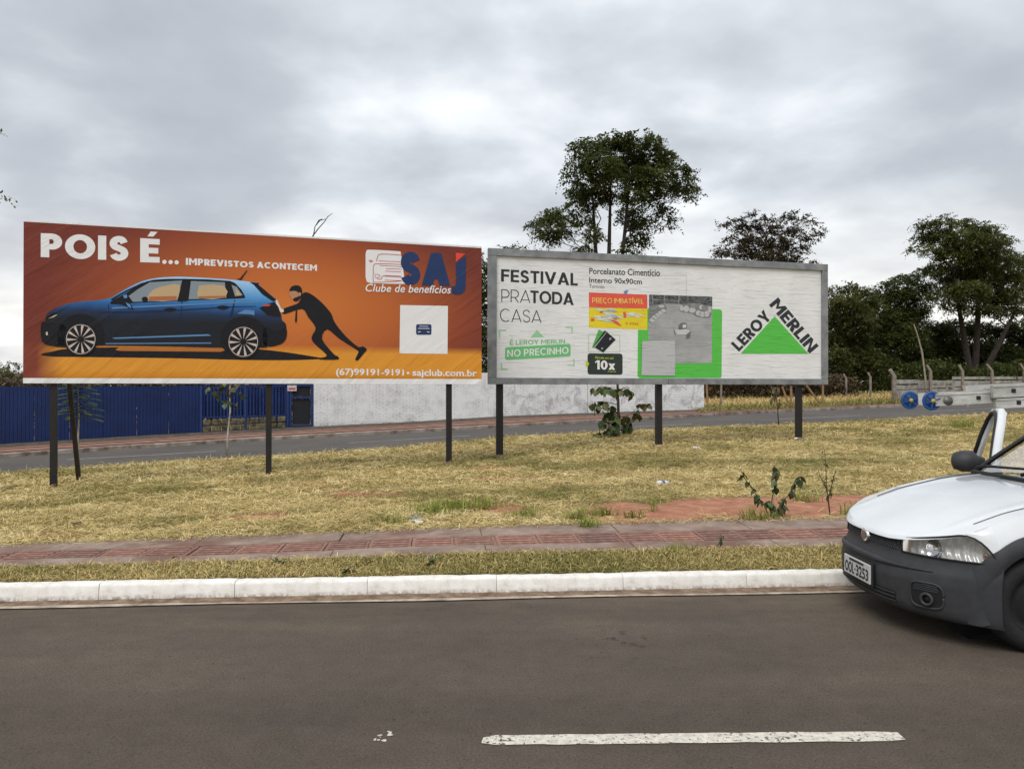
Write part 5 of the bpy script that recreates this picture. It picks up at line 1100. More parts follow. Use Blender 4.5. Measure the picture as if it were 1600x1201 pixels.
# white-stemmed sapling
c = hit(355, 716); d0 = c.y; sp2 = thing('sapling', c, 'sapling with a white painted stem standing below the orange billboard', 'sapling')
mb = MB(); mb.tube([c-Vector((0,0,.1)), P(356, 680, d0), P(360, 640, d0), P(359, 612, d0), P(361, 575, d0)], [.030, .028, .025, .022, .016], 8); mb.build('stem', M_pale, sp2, True)
mb = MB(); mb.tube([c+Vector((-.03,.02,-.1)), P(354, 690, d0)], [.016, .014], 6); mb.build('stake', M_stem, sp2, True)
lms = [leaf_mesh(.17, .15, m) for m in M_lf]; rr = random.Random(8)
tips = [(330,603),(345,600),(370,604),(378,615),(338,612),(352,625),(368,630),(355,612),(362,598),(349,590),(372,590)]
mb = MB()
for x, y in tips: mb.tube([P(360, 622, d0), P((360+x)/2, (622+y)/2-4, d0+rr.uniform(-.2, .2)), P(x, y, d0+rr.uniform(-.3, .3))], [.008, .006, .003], 5)
mb.build('branches', M_stem, sp2, True)
for x, y in tips:
    for k in range(4): put_leaf(lms[rr.randrange(3)], sp2, P(x+rr.uniform(-7, 7), y+rr.uniform(-4, 7), d0+rr.uniform(-.25, .25)), rr.uniform(0, 6.28), rr.uniform(.3, 1.3), rr.uniform(-.5, .5), rr.uniform(.7, 1.2))
# leafy shrub under the white board
c = hit(965, 683); d0 = c.y; sh = thing('young_tree', c, 'young tree with large dark drooping leaves under the white billboard', 'young tree')
mb = MB(); mb.tube([c-Vector((0,0,.1)), P(966, 655, d0), P(966, 630, d0), P(965, 605, d0), P(964, 570, d0)], [.05, .045, .042, .036, .025], 8); mb.build('stem', M_stem, sh, True)
lms = [leaf_mesh(.25, .24, m) for m in M_lf]; rr = random.Random(12)
brs = [[(965,612),(945,604),(925,606)],[(965,612),(980,604),(988,618)],[(965,625),(948,606),(938,602)],[(966,632),(942,627),(928,628)],[(966,645),(945,640),(933,634)],[(966,652),(985,648),(1000,632),(1010,630)],[(966,660),(990,652),(995,645)],[(966,668),(950,665),(938,660)],[(966,672),(945,676),(925,680)],[(966,650),(950,645),(952,632)],[(966,668),(980,664),(986,656)]]
for b in brs:
    dj = rr.uniform(-.35, .35); mb = MB(); pts = [P(x, y, d0+dj*i/2) for i, (x, y) in enumerate(b)]; mb.tube(pts, [.014, .010, .006, .004][:len(pts)], 5); mb.build('branch', M_stem, sh, True)
    for i in range(len(b)-1):
        for k in range(5):
            t = rr.uniform(.2, 1.1); x = b[i][0]+(b[i+1][0]-b[i][0])*t; y = b[i][1]+(b[i+1][1]-b[i][1])*t
            put_leaf(lms[rr.randrange(3)], sh, P(x+rr.uniform(-4, 4), y+rr.uniform(-1, 4), d0+dj+rr.uniform(-.2, .2)), rr.uniform(0, 6.28), rr.uniform(.5, 1.45), rr.uniform(-.5, .5), rr.uniform(.65, 1.15))
for k in range(34):
    put_leaf(lms[rr.randrange(3)], sh, P(rr.uniform(934, 966), rr.uniform(650, 681), d0+rr.uniform(-.3, .3)), rr.uniform(0, 6.28), rr.uniform(.2, 1.2), rr.uniform(-.5, .5), rr.uniform(.6, 1.1))
# thin dry sapling
c = hit(1217, 666); d0 = c.y; s4 = thing('sapling', c, 'thin dry sapling with drooping brown leaves beside the rightmost billboard post', 'sapling')
mb = MB(); mb.tube([c-Vector((0,0,.1)), P(1215, 640, d0), P(1213, 622, d0), P(1215, 600, d0)], [.024, .02, .016, .012], 6); mb.build('stem', M_stem, s4, True)
lms = [leaf_mesh(.22, .12, mat('dry_leaf', (.14, .09, .04), .7, (.06, .045, .02), scale=8)), leaf_mesh(.2, .12, M_lf[2])]; rr = random.Random(3)
for k in range(22): put_leaf(lms[k % 2], s4, P(1214+rr.uniform(-9, 5), rr.uniform(604, 632), d0+rr.uniform(-.2, .2)), rr.uniform(0, 6.28), rr.uniform(.9, 1.5), rr.uniform(-.5, .5), rr.uniform(.6, 1.1))
# weeds on the red soil
def weed(px, py, label, stems, lm_, nl, size, seed):
    c = hit(px, py); d0 = c.y; w = thing('weed', c, label, 'weed'); rr = random.Random(seed)
    for st_ in stems:
        dj = rr.uniform(-.15, .15); pts = [c-Vector((0, 0, .03))]+[P(x, y, d0+dj*(i+1)/len(st_)) for i, (x, y) in enumerate(st_)]; mb = MB(); mb.tube(pts, [.007*(1-.13*i) for i in range(len(pts))], 5); mb.build('stem', M_stem, w, True)
        for k in range(nl):
            i = rr.randrange(1, len(pts)-1) if len(pts) > 2 else 0; q = pts[i].lerp(pts[i+1], rr.random()); put_leaf(lm_[rr.randrange(len(lm_))], w, q+Vector((rr.uniform(-.02, .02), rr.uniform(-.03, .03), 0)), rr.uniform(0, 6.28), rr.uniform(.5, 1.45), rr.uniform(-.6, .6), rr.uniform(.5, 1.2)*size)
lms = [leaf_mesh(.085, .06, m) for m in M_lf]
weed(1203, 808, 'straggly weed with several leafy stems on the bare red soil', [[(1195,790),(1178,768),(1164,748),(1157,734)],[(1206,780),(1211,755),(1213,735),(1210,728)],[(1218,790),(1232,772),(1244,755),(1250,744)],[(1206,795),(1202,782)],[(1215,800),(1225,790),(1222,778)]], lms, 19, 1.1, 4)
weed(1297, 805, 'thin upright weed with small leaves on the bare red soil', [[(1294,785),(1291,755),(1290,725),(1288,702)],[(1294,780),(1300,755),(1305,735)],[(1292,765),(1284,750),(1278,735)]], [leaf_mesh(.045, .03, m) for m in M_lf], 15, 1., 5)
weed(1127, 857, 'small dark weed sprouting at the footpath edge', [[(1126,848),(1127,840),(1126,834)]], [leaf_mesh(.05, .04, m) for m in M_lf[:2]], 9, .8, 6)
for px, py, sd_, lb in ((672,886,7,'small dark green rosette weed on the kerbside verge beside the brown leaf'),(437,884,8,'small green weed on the kerbside verge beside an orange leaf'),(540,898,9,'low bright green weed close against the white kerb')):
    c = hit(px, py); w = thing('weed', c, lb, 'weed'); rr = random.Random(sd_); lm1 = leaf_mesh(.065, .04, M_lf[sd_ % 2])
    mb = MB(); mb.tube([c-Vector((0, 0, .02)), c+Vector((0, 0, .05))], [.004, .003], 5); mb.build('stem', M_stem, w)
    for k in range(16): put_leaf(lm1, w, c+Vector((rr.uniform(-.03, .03), rr.uniform(-.02, .02), rr.uniform(.0, .06))), rr.uniform(0, 6.28), rr.uniform(-.9, .3), 0, rr.uniform(.6, 1.1))
# ------------------------------------------------------------ fence posts, stakes, panels across the far road
M_conc = mat('weathered_concrete_post', (.27, .235, .20), .92, (.13, .105, .085), scale=3, bump=.5, bscale=18)
M_wood = mat('bare_timber_stake', (.33, .19, .10), .85, (.18, .10, .055), scale=5, bump=.3)
GP = 'concrete posts with angled tops'
for px, ptop, pbot, d, tx, lb in ((1397,577,625,47,-7,'stout concrete post with angled top at the end of the stacked panels'),(1454,570,616,50,-6,'concrete post with angled top between the leaning stick and the panels'),(1504,570,607,53,-6,'concrete post with angled top in front of the upper panels'),(1550,569,603,55,-8,'concrete post with angled top near the right end of the panels'),(1600,568,600,57,-6,'concrete post with angled top behind the ladder'),(1650,567,600,59,-6,'concrete post with angled top past the panels')):
    q = gnd(px, d); w = .20 if px == 1397 else .15; k = d/F; t0 = P(px, ptop+9, d); t1 = P(px+tx, ptop, d); o = thing('fence_post', q, lb, 'post', GP)
    mb = MB(); mb.bar(q-Vector((0, 0, .3)), Vector((q.x, q.y, t0.z)), w, w); mb.build('shaft', M_conc, o)
    mb = MB(); mb.bar(Vector((q.x, q.y, t0.z-.03)), t1, w*.85, w*.9); mb.build('angled_top', M_conc, o)
for px, pt, d, lb in ((1360,582,50,'thin weathered fence post with a tilted top in the dry field'),(1322,584,52,'thin grey fence post standing among dry weeds')):
    q = gnd(px, d); o = thing('fence_post', q, lb, 'post'); mb = MB(); mb.bar(q-Vector((0, 0, .2)), P(px, pt+6, d), .11, .11); mb.build('shaft', M_conc, o)
    mb = MB(); mb.bar(P(px, pt+7, d), P(px-4, pt, d), .09, .09); mb.build('angled_top', M_conc, o)
GS = 'bare timber stakes in the dry field'
for a_, b_, d, lb in (((1236,603),(1236,634),43,'upright orange timber stake beside the diagonal brace'),((1286,600),(1285,630),45,'upright orange timber stake under the billboard corner'),((1260,602),(1287,622),44.5,'diagonal timber brace between two upright stakes'),((1222,604),(1236,622),43.2,'short slanting timber brace against an upright stake'),((1104,598),(1106,640),42.5,'pale thin pole beside the end of the white wall'),((1127,600),(1126,636),42.6,'grey thin pole standing past the end of the white wall')):
    mb = MB(); q0, q1 = P(*b_, d), P(*a_, d)
    if 'upright' in lb or 'pole' in lb: q0.z = zg(q0.x, q0.y)-.2
    mb.bar(q0, q1, .09, .09); o = mb.build('timber_stake', M_conc if 'grey' in lb else M_wood, None, org=q0); tag(o, lb, 'stake', GS)
q = gnd(1447, 49); mb = MB(); mb.tube([q-Vector((0,0,.1)), P(1446, 590, 49), P(1441, 550, 49), P(1433, 520, 49), P(1428, 506, 49)], [.07, .06, .05, .035, .02], 7)
tag(mb.build('leaning_stick', mat('pale_dead_wood', (.36, .31, .24), .9, (.2, .16, .11), scale=4), None, True, org=q), 'pale bare stick leaning up in front of the dark trees', 'stick')
# low fence of weathered concrete panels between the posts
M_pan = mat('grey_weathered_panel', (.42, .41, .385), .9, (.20, .185, .165), scale=1.5, bump=.5, bscale=10)
def panels(px0, px1, rows, d0, d1, label):
    a_, b_ = P(px0, 600, d0), P(px1, 600, d1); q = (a_+b_)/2; q.z = zg(q.x, q.y); o = thing('panel_fence', q, label, 'fence')
    for y0, y1 in rows:
        mb = MB(); m = 3
        for s_ in range(m):
            xa, xb = px0+(px1-px0)*s_/m, px0+(px1-px0)*(s_+1)/m; da, db_ = d0+(d1-d0)*s_/m, d0+(d1-d0)*(s_+1)/m
            j = random.uniform(-.6, .6); A_, B_ = P(xa+.5, (y0+y1)/2+j, da), P(xb-.5, (y0+y1)/2+j+random.uniform(-.5, .5), db_); mb = MB(); mb.bar(A_, B_, .06, (y1-y0)*da/F); mb.build('panel', M_pan, o)
panels(1401, 1451, ((593.5,600),(601,607.5),(608.5,614),(615,622)), 47.4, 50.2, 'low fence of grey concrete panels between the stout post and the stick')
panels(1451, 1492, ((594,600),(601,606),(607,613)), 50.4, 52.5, 'grey concrete panels partly fallen behind the ladder tip')
panels(1488, 1640, ((588.5,593),(594,598.5),(599.5,604),(605,610),(611,616)), 53.4, 58.5, 'higher stretch of grey concrete panels rising to the right of the ladder tip')

# ------------------------------------------------------------ litter and fallen things
M_lit = mat('white_plastic', (.66, .67, .70), .45, var=.12)
c = hit(1036, 757); mb = MB(); q = c+Vector((0, 0, .035)); ax = Vector((.97, .2, .05)).normalized()
mb.tube([q-ax*.10, q-ax*.095, q-ax*.03, q-ax*.01, q+ax*.05, q+ax*.075, q+ax*.10], [.012, .034, .036, .026, .034, .016, .013], 12); o = mb.build('plastic_bottle', M_lit, None, True, org=c); tag(o, 'crushed white plastic bottle lying on the straw above the red soil', 'bottle')
mb = MB(); mb.tube([q+ax*.10, q+ax*.118], .016, 10); mb.build('cap', mat('blue_cap', (.06, .1, .22), .5), o)
mb = MB(); mb.tube([q-ax*.025, q+ax*.018], .0372, 12, False); mb.build('bottle_label', mat('grey_blue_label', (.12, .15, .22), .6), o)
def scrap(px, py, r_, label, m, name='paper_scrap', cat='litter', grp='scraps of white litter', dz=.012):
    c = hit(px, py); rr = random.Random(int(px*7+py)); mb = MB(); n = 9
    rim = [c+Vector((r_*math.cos(6.28*i/n)*rr.uniform(.6, 1.4), r_*math.sin(6.28*i/n)*rr.uniform(.6, 1.4)*.8, dz+rr.uniform(0, r_*.5))) for i in range(n)]
    mb.v = [tuple(c+Vector((0, 0, dz+r_*.35)))]+[tuple(p) for p in rim]; mb.f = [(0, 1+i, 1+(i+1) % n) for i in range(n)]; k = len(mb.v); mb.v += [(x, y, z-.004) for x, y, z in mb.v]; mb.f += [(k, k+1+(i+1) % n, k+1+i) for i in range(n)]+[(1+i, k+1+i, k+1+(i+1) % n, 1+(i+1) % n) for i in range(n)]
    return tag(mb.build(name, m, None, org=c), label, cat, grp)
scrap(1089, 701, .10, 'crumpled white paper scrap on the straw near the middle post', M_lit)
scrap(1247, 687, .12, 'white rag of paper at the foot of the rightmost billboard post', M_lit); scrap(1256, 688, .09, 'small white scrap against the rightmost billboard post', M_lit)
scrap(648, 812, .09, 'grey plastic scrap beside the green grass clump', mat('grey_plastic', (.20, .22, .23), .6)); scrap(652, 818, .08, 'torn pale scrap at the edge of the footpath', M_lit)
scrap(843, 776, .03, 'tiny white scrap in the green grass', M_lit)
scrap(1085, 640, .35, 'pale green bag lying at the foot of the white wall', mat('pale_green_plastic', (.40, .52, .47), .6)); scrap(1106, 641, .30, 'white bag lying past the end of the white wall', M_lit)
M_fl = [mat('brown_leaf', (.12, .075, .04), .8, var=.4), mat('tan_leaf', (.36, .24, .12), .8, var=.3), mat('orange_leaf', (.62, .30, .03), .7, var=.2)]
fl_ = [('dark dry leaf curled in the gutter against the kerb', 170, 943, .07, 0), ('tan dry leaf in the gutter', 244, 939, .05, 1), ('yellow leaf in the gutter at the kerb foot', 340, 937, .035, 2), ('pale leaf lying in the gutter dirt', 221, 944, .035, 1), ('white broken fragments in the gutter', 727, 926, .05, 3), ('brown leaf on the kerbside verge grass', 597, 881, .045, 0), ('bright orange leaf on the kerbside verge grass', 502, 889, .035, 2),
       ('dark leaf lying on the straw near the leftmost post', 121, 819, .06, 0), ('dark leaf lying on the straw below the middle black post', 337, 814, .05, 0), ('brown leaf on the straw near the small grass clumps', 888, 756, .06, 0), ('dark twiggy lump beside the bright green clump', 712, 803, .09, 0), ('dry leaf in the gutter near the pale joint', 810, 926, .06, 0), ('tan leaf in the gutter near the pickup', 1195, 922, .05, 1), ('dry leaf in the gutter beside the yellow stone', 1115, 923, .05, 1), ('dark clod on the straw near the white stem', 350, 757, .07, 0)]
for lb, px, py, r_, mi in fl_: scrap(px, py, r_, lb, M_lit if mi == 3 else M_fl[mi], 'fallen_leaf' if 'leaf' in lb else 'debris', 'leaf' if 'leaf' in lb else 'debris', 'fallen leaves and debris', .01)
for px, py, r_, lb in ((980, 1089, .012, 'tiny white fleck on the asphalt beyond the dashed line'), (507, 975, .010, 'tiny white fleck on the asphalt near the kerb'), (600, 1054, .009, 'tiny white fleck on the plain asphalt')): scrap(px, py, r_, lb, M_lit, 'white_fleck', 'litter', 'flecks on the road', .003)
c = hit(1127, 923); mb = MB(); rr = random.Random(2); st_ = MB()
st_.grid(lambda a, b: c+Vector((math.cos(6.283*a)*math.sin(math.pi*b)*.045*(1+.15*math.sin(9*a)), math.sin(6.283*a)*math.sin(math.pi*b)*.035, .02+.032*math.cos(math.pi*b)*(1+.1*math.sin(12*a)))), 12, 8, True)
tag(st_.build('stone', mat('yellow_stone', (.42, .29, .15), .9, var=.3, scale=20, bump=.4), None, True, org=c), 'yellowish stone lying in the gutter against the white kerb', 'stone')
a_ = hit(-15, 769); b_ = hit(24, 763); mb = MB(); mb.tube([a_+Vector((0, 0, .05)), (a_+b_)/2+Vector((0, 0, .06)), b_+Vector((0, 0, .05))], .05, 7); tag(mb.build('pale_branch', mat('pale_branch_wood', (.50, .40, .20), .9, var=.3), None, True, org=a_), 'pale cut branch lying on the straw before the leftmost post', 'branch')
# ------------------------------------------------------------ white pickup parked at the kerb
CXo, CYo = 2.475, 5.42                                     # front of the car and its centre line
def cw(s_, w, z): return Vector((CXo+s_, CYo+w, z))
M_white = mat('white_car_paint', (.70, .725, .745), .22, (.64, .66, .675), scale=3, spec=.5, coat=1)
M_plast = mat('dark_grey_plastic', (.036, .038, .042), .55, (.028, .029, .032), scale=14, bump=.12, bscale=220)
M_black = mat('black_rubber_trim', (.010, .010, .011), .6, var=.2)
M_tyre = mat('tyre_rubber', (.014, .014, .015), .8, var=.25, scale=8, bump=.2)
M_steel = mat('black_steel_rim', (.02, .02, .022), .45, var=.2, metal=.4)
M_chr = mat('chrome', (.75, .76, .78), .12, var=.03, metal=1)
M_int = mat('dark_cabin_interior', (.02, .02, .022), .8, var=.2)
def glassmat(name, tint, transp, rough=.03):
    g = NG(name, rough, .5); g.b.inputs['Base Color'].default_value = (*tint, 1); tr = g.n('ShaderNodeBsdfTransparent'); tr.inputs[0].default_value = (*[min(1, t*.6+.55) for t in tint], 1)
    fr = g.n('ShaderNodeFresnel'); fr.inputs[0].default_value = 1.5; gl = g.n('ShaderNodeBsdfGlossy'); gl.inputs[1].default_value = rough; m1 = g.n('ShaderNodeMixShader'); g.L(g.math('ADD', fr.outputs[0], 1-transp), m1.inputs[0]); g.L(tr.outputs[0], m1.inputs[1]); g.L(gl.outputs[0], m1.inputs[2])
    g.L(m1.outputs[0], [x for x in g.t.nodes if x.type == 'OUTPUT_MATERIAL'][0].inputs[0]); return g.m
M_glass = glassmat('window_glass', (.75, .8, .8), .74); M_lens = glassmat('headlight_lens', (.95, .95, .95), .80, .08)
car = thing('pickup_truck', cw(1.6, 0, 0), 'small white pickup with dark plastic bumper and open far door parked at the kerb', 'pickup truck')
WCS, WCZ, TR = .715, .295, .292; WB = 2.72
s0 = lambda w: .45*(min(abs(w), .82)/.82)**3.2
wside = lambda s_: .82*(min(max(s_, 1e-4), .45)/.45)**(1/3.2)
_hs = [0, .02, .145, .33, .59, .87, 1.05, 1.3]; _hz = [.612, .630, .682, .748, .842, .908, .938, .958]
def Hc(s_): return float(np.interp(s_, _hs, _hz))
def Hs(s_):    # smoothed
    return sum(Hc(s_+k*.03)*w for k, w in ((-2,.1),(-1,.2),(0,.4),(1,.2),(2,.1)))
def HZ(s_, w): return Hs(s_)-.026*(min(abs(w), .86)/.74)**2.2
# bonnet
SR = lambda w: 1.24-.05*(w/.7)**2
def hood(a, b):
    w = -.735+1.47*b; sF = s0(w)+.012; s_ = sF+(SR(w)-sF)*(a**1.25); z = HZ(s_, w)
    if a == 0: z -= .02
    crease = .006*math.exp(-((abs(w)-.56)/.03)**2)*min(1, a*3); return cw(s_, w, z+crease)
mb = MB(); mb.grid(hood, 36, 48); mb.build('bonnet', M_white, car, True)
for w in (-.63, .63):
    mb = MB(); mb.tube([cw(s_, w, HZ(s_, w)+.001) for s_ in np.linspace(.40, 1.19, 20)], .0035, 5); mb.build('shut_line', M_black, car)
# shoulder and flanks: one skirt per side, cut by the wheel arches
def arch_z(s_, rad):
    z = .19
    for c_ in (WCS, WCS+WB):
        if abs(s_-c_) < rad: z = max(z, WCZ+math.sqrt(rad*rad-(s_-c_)**2))
    return z
def skirt(side, sa, sb, n, name, ztop, rad=.345, wtop=.735, nz=12, off=0.):
    cols = sorted(set(list(np.linspace(sa, sb, n))+[c_+rad*math.cos(t) for c_ in (WCS, WCS+WB) for t in np.linspace(0, math.pi, 25) if sa < c_+rad*math.cos(t) < sb])); mb = MB()
    for s_ in cols:
        zb = arch_z(s_, rad); zt_ = ztop(s_); wf = wside(s_)
        for j in range(nz+1):
            t = j/nz; z = zb+(zt_-zb)*t; k = max(0, (z-.52)/(zt_-.52)) if zt_ > .53 else 0; w = wf+off-(wf-wtop)*k**2.6-.03*max(0, (.45-z)/.3)**2; mb.v.append(tuple(cw(s_, side*w, z)))
    for i in range(len(cols)-1):
        for j in range(nz):
            q = (i*(nz+1)+j, (i+1)*(nz+1)+j, (i+1)*(nz+1)+j+1, i*(nz+1)+j+1); mb.f.append(q if side < 0 else q[::-1])
    return mb.build(name, M_white, car, True)
ftop = lambda s_: HZ(s_, .735)
for side in (-1, 1):
    skirt(side, .425, 1.42, 30, 'front_wing', ftop)
    if side < 0: skirt(side, 1.428, 2.50, 8, 'door_panel', lambda s_: .93, wtop=.775)
    skirt(side, 2.508, 4.36, 40, 'bed_side', lambda s_: .96, wtop=.79)
    mb = MB(); mb.bar(cw(1.2, side*.77, .21), cw(2.9, side*.77, .21), .08, .07); mb.build('sill', M_plast, car)
# bumper wraps round the front, its upper lip carries lamps and grille
prof = [(.155, .075), (.175, .03), (.22, .008), (.30, .0), (.38, -.004), (.44, .006), (.475, .03), (.505, .045), (.538, .052)]
def bump_pt(w, z):
    o = float(np.interp(z, [p[0] for p in prof], [p[1] for p in prof])); k = 1-.75*(abs(w)/.82)**4; return cw(s0(w)+o*k-.02*(1-(w/.82)**4), w*(1-.0*o)+(-.012 if w < 0 else .012)*(abs(w)/.82)**6, z)
ws = [.82*math.sin(t) for t in np.linspace(-math.pi/2*.985, math.pi/2*.985, 60)]
def bumper(a, b): w = ws[min(int(round(a*59)), 59)]; z = .155+(.538-.155)*b; return bump_pt(w, z)
mb = MB(); mb.grid(bumper, 59, 26, True); bmp = mb.build('bumper', M_plast, car, True)
# lower intake and swage round the number plate
M_mesh = mat('grille_black', (.008, .008, .009), .7, var=.2)
mb = MB(); mb.grid(lambda a, b: bump_pt(-.40+.8*a, .205+.075*b)+Vector((-.004, 0, 0)), 16, 3, True); lo_ = mb.build('lower_intake', M_mesh, car, True)
for k in range(3):
    mb = MB(); mb.tube([bump_pt(-.40+.8*i/16, .215+.026*k)+Vector((-.007, 0, 0)) for i in range(17)], .004, 5); mb.build('intake_bar', M_plast, lo_)
mb = MB(); mb.tube([bump_pt(-.60+1.2*i/24, .455)+Vector((-.006, 0, 0)) for i in range(25)], [.004+.020*min(1, 3.2*min(i, 24-i)/24) for i in range(25)], 8); mb.build('bumper_ridge', M_plast, bmp, True)
for side in (-1, 1):
    def fogp(a, b):
        x, y = 2*a-1, 2*b-1; k = 1/max(1e-6, (abs(x)**4+abs(y)**4)**.25)*max(abs(x), abs(y)) if (x or y) else 1
        return bump_pt(side*(.575+.072*x*k), .302+.075*y*k)
    mb = MB(); mb.grid(lambda a, b: fogp(a, b)+Vector((-.003, side*.003, 0)), 8, 6, side < 0); fg = mb.build('fog_lamp_recess', M_mesh, car, True)
    c_ = fogp(.55, .35); nrm = Vector((-.80, side*.60, 0)); tn = Vector((nrm.y, -nrm.x, 0)); ring = []
    for k in range(21): t = 6.2832*k/20; ring.append(c_+nrm*.014+(tn*math.cos(t)+Vector((0, 0, 1))*math.sin(t))*.034)
    mb = MB(); mb.tube(ring, .010, 7, False); mb.build('fog_lamp_ring', M_plast, fg, True)
    mb = MB(); mb.tube([c_-nrm*.03, c_+nrm*.006], .03, 16); mb.build('fog_lamp', M_black, fg, True)
    rim_ = [fogp(.5+.52*math.cos(t)/max(abs(math.cos(t)), abs(math.sin(t))), .5+.52*math.sin(t)/max(abs(math.cos(t)), abs(math.sin(t)))) for t in np.linspace(0, 6.2832, 33)]
    mb = MB(); mb.tube([p+Vector((-.003, 0, 0)) for p in rim_], .008, 6); mb.build('recess_rim', M_plast, fg, True)
    for k in range(4):
        mb = MB(); mb.tube([fogp(a, .7+.08*k)+Vector((-.005, side*.004, 0)) for a in (.1, .5, .9)], .004, 5); mb.build('recess_bar', M_plast, fg)
# grille with lattice and oval emblem
def gp_(w, z): k = (z-.535)/.10; return cw(s0(w)+.03+.02*k, w, z)
mb = MB(); mb.grid(lambda a, b: gp_(-.44+.88*a, .53+.10*b+(.0+.012*b)*(abs(a-.5)*2)**2), 24, 4, True); gr = mb.build('grille', M_plast, car, True)
mb = MB(); mb.grid(lambda a, b: gp_(-.37+.74*a, .545+.062*b)+Vector((-.004, 0, 0)), 24, 3, True); mb.build('grille_opening', M_mesh, gr, True)
for k in range(30):
    for dr_ in (-1, 1):
        w0 = -.37+.74*k/29; w1 = max(-.37, min(.37, w0+dr_*.07)); mb = MB(); mb.tube([gp_(w0, .546)+Vector((-.007, 0, 0)), gp_(w1, .605)+Vector((-.007, 0, 0))], .0035, 4); mb.build('lattice_bar', M_plast, gr)
mb = MB(); mb.tube([gp_(-.39+.78*i/24, .612)+Vector((-.008, 0, 0)) for i in range(25)], .012, 6); mb.build('grille_rim', M_plast, gr, True)
ec = gp_(0, .572)+Vector((-.022, 0, 0)); mb = MB()
def oval(ry, rz, x, n=22): return [ec+Vector((x, ry*math.cos(6.2832*i/n), rz*math.sin(6.2832*i/n))) for i in range(n)]
for r_, x in (((.052, .046), .02), ((.052, .046), -.006), ((.045, .040), -.010)): mb.v += [tuple(p) for p in oval(*r_, x)]
n = 22; mb.f += [(k*n+i, k*n+(i+1) % n, (k+1)*n+(i+1) % n, (k+1)*n+i) for k in range(2) for i in range(n)]+[tuple(2*n+i for i in range(n))]
em = mb.build('emblem', M_chr, gr, True)
mb = MB(); mb.v = [tuple(p) for p in oval(.036, .031, -.0125)]; mb.f = [tuple(range(n))]; mb.build('emblem_field', mat('emblem_grey', (.28, .26, .27), .3, metal=.6), gr)
for k in range(4):
    mb = MB(); mb.box(ec+Vector((-.014, -.021+.014*k, 0)), (.002, .006, .040)); mb.build('emblem_stroke', M_chr, gr)
# number plate
pl = MB(); pz = .335; px_ = bump_pt(0, pz).x-.02; pl.bbox((px_, CYo, pz), (.012, .40, .13), .003); plate = pl.build('number_plate', mat('plate_grey', (.50, .50, .50), .45, var=.08), car)
def plate_text(body, y0, y1, z0, z1, wt):
    V, Fc = text_mesh(body, wt); me = bpy.data.meshes.new('plate_lettering'); o0 = ORG[car.name]
    me.from_pydata([(px_-.0075-o0.x, y1+(y0-y1)*x-o0.y, z0+(z1-z0)*y-o0.z) for x, y in V], [], Fc); me.materials.append(M_black); link(bpy.data.objects.new('plate_lettering', me), plate)
plate_text('OOL', CYo+.035, CYo+.18, pz-.05, pz+.028, .025); plate_text('3253', CYo-.18, CYo+.005, pz-.05, pz+.028, .025)
mb = MB(); mb.box((px_-.0075, CYo+.02, pz-.01), (.002, .012, .012)); mb.build('plate_dot', M_black, plate)
mb = MB(); mb.box((px_-.0075, CYo, pz+.048), (.002, .22, .014)); mb.build('plate_strip', M_black, plate)
mb = MB(); mb.bbox((px_+.012, CYo, pz), (.012, .44, .165), .004); mb.build('plate_holder', M_black, car)
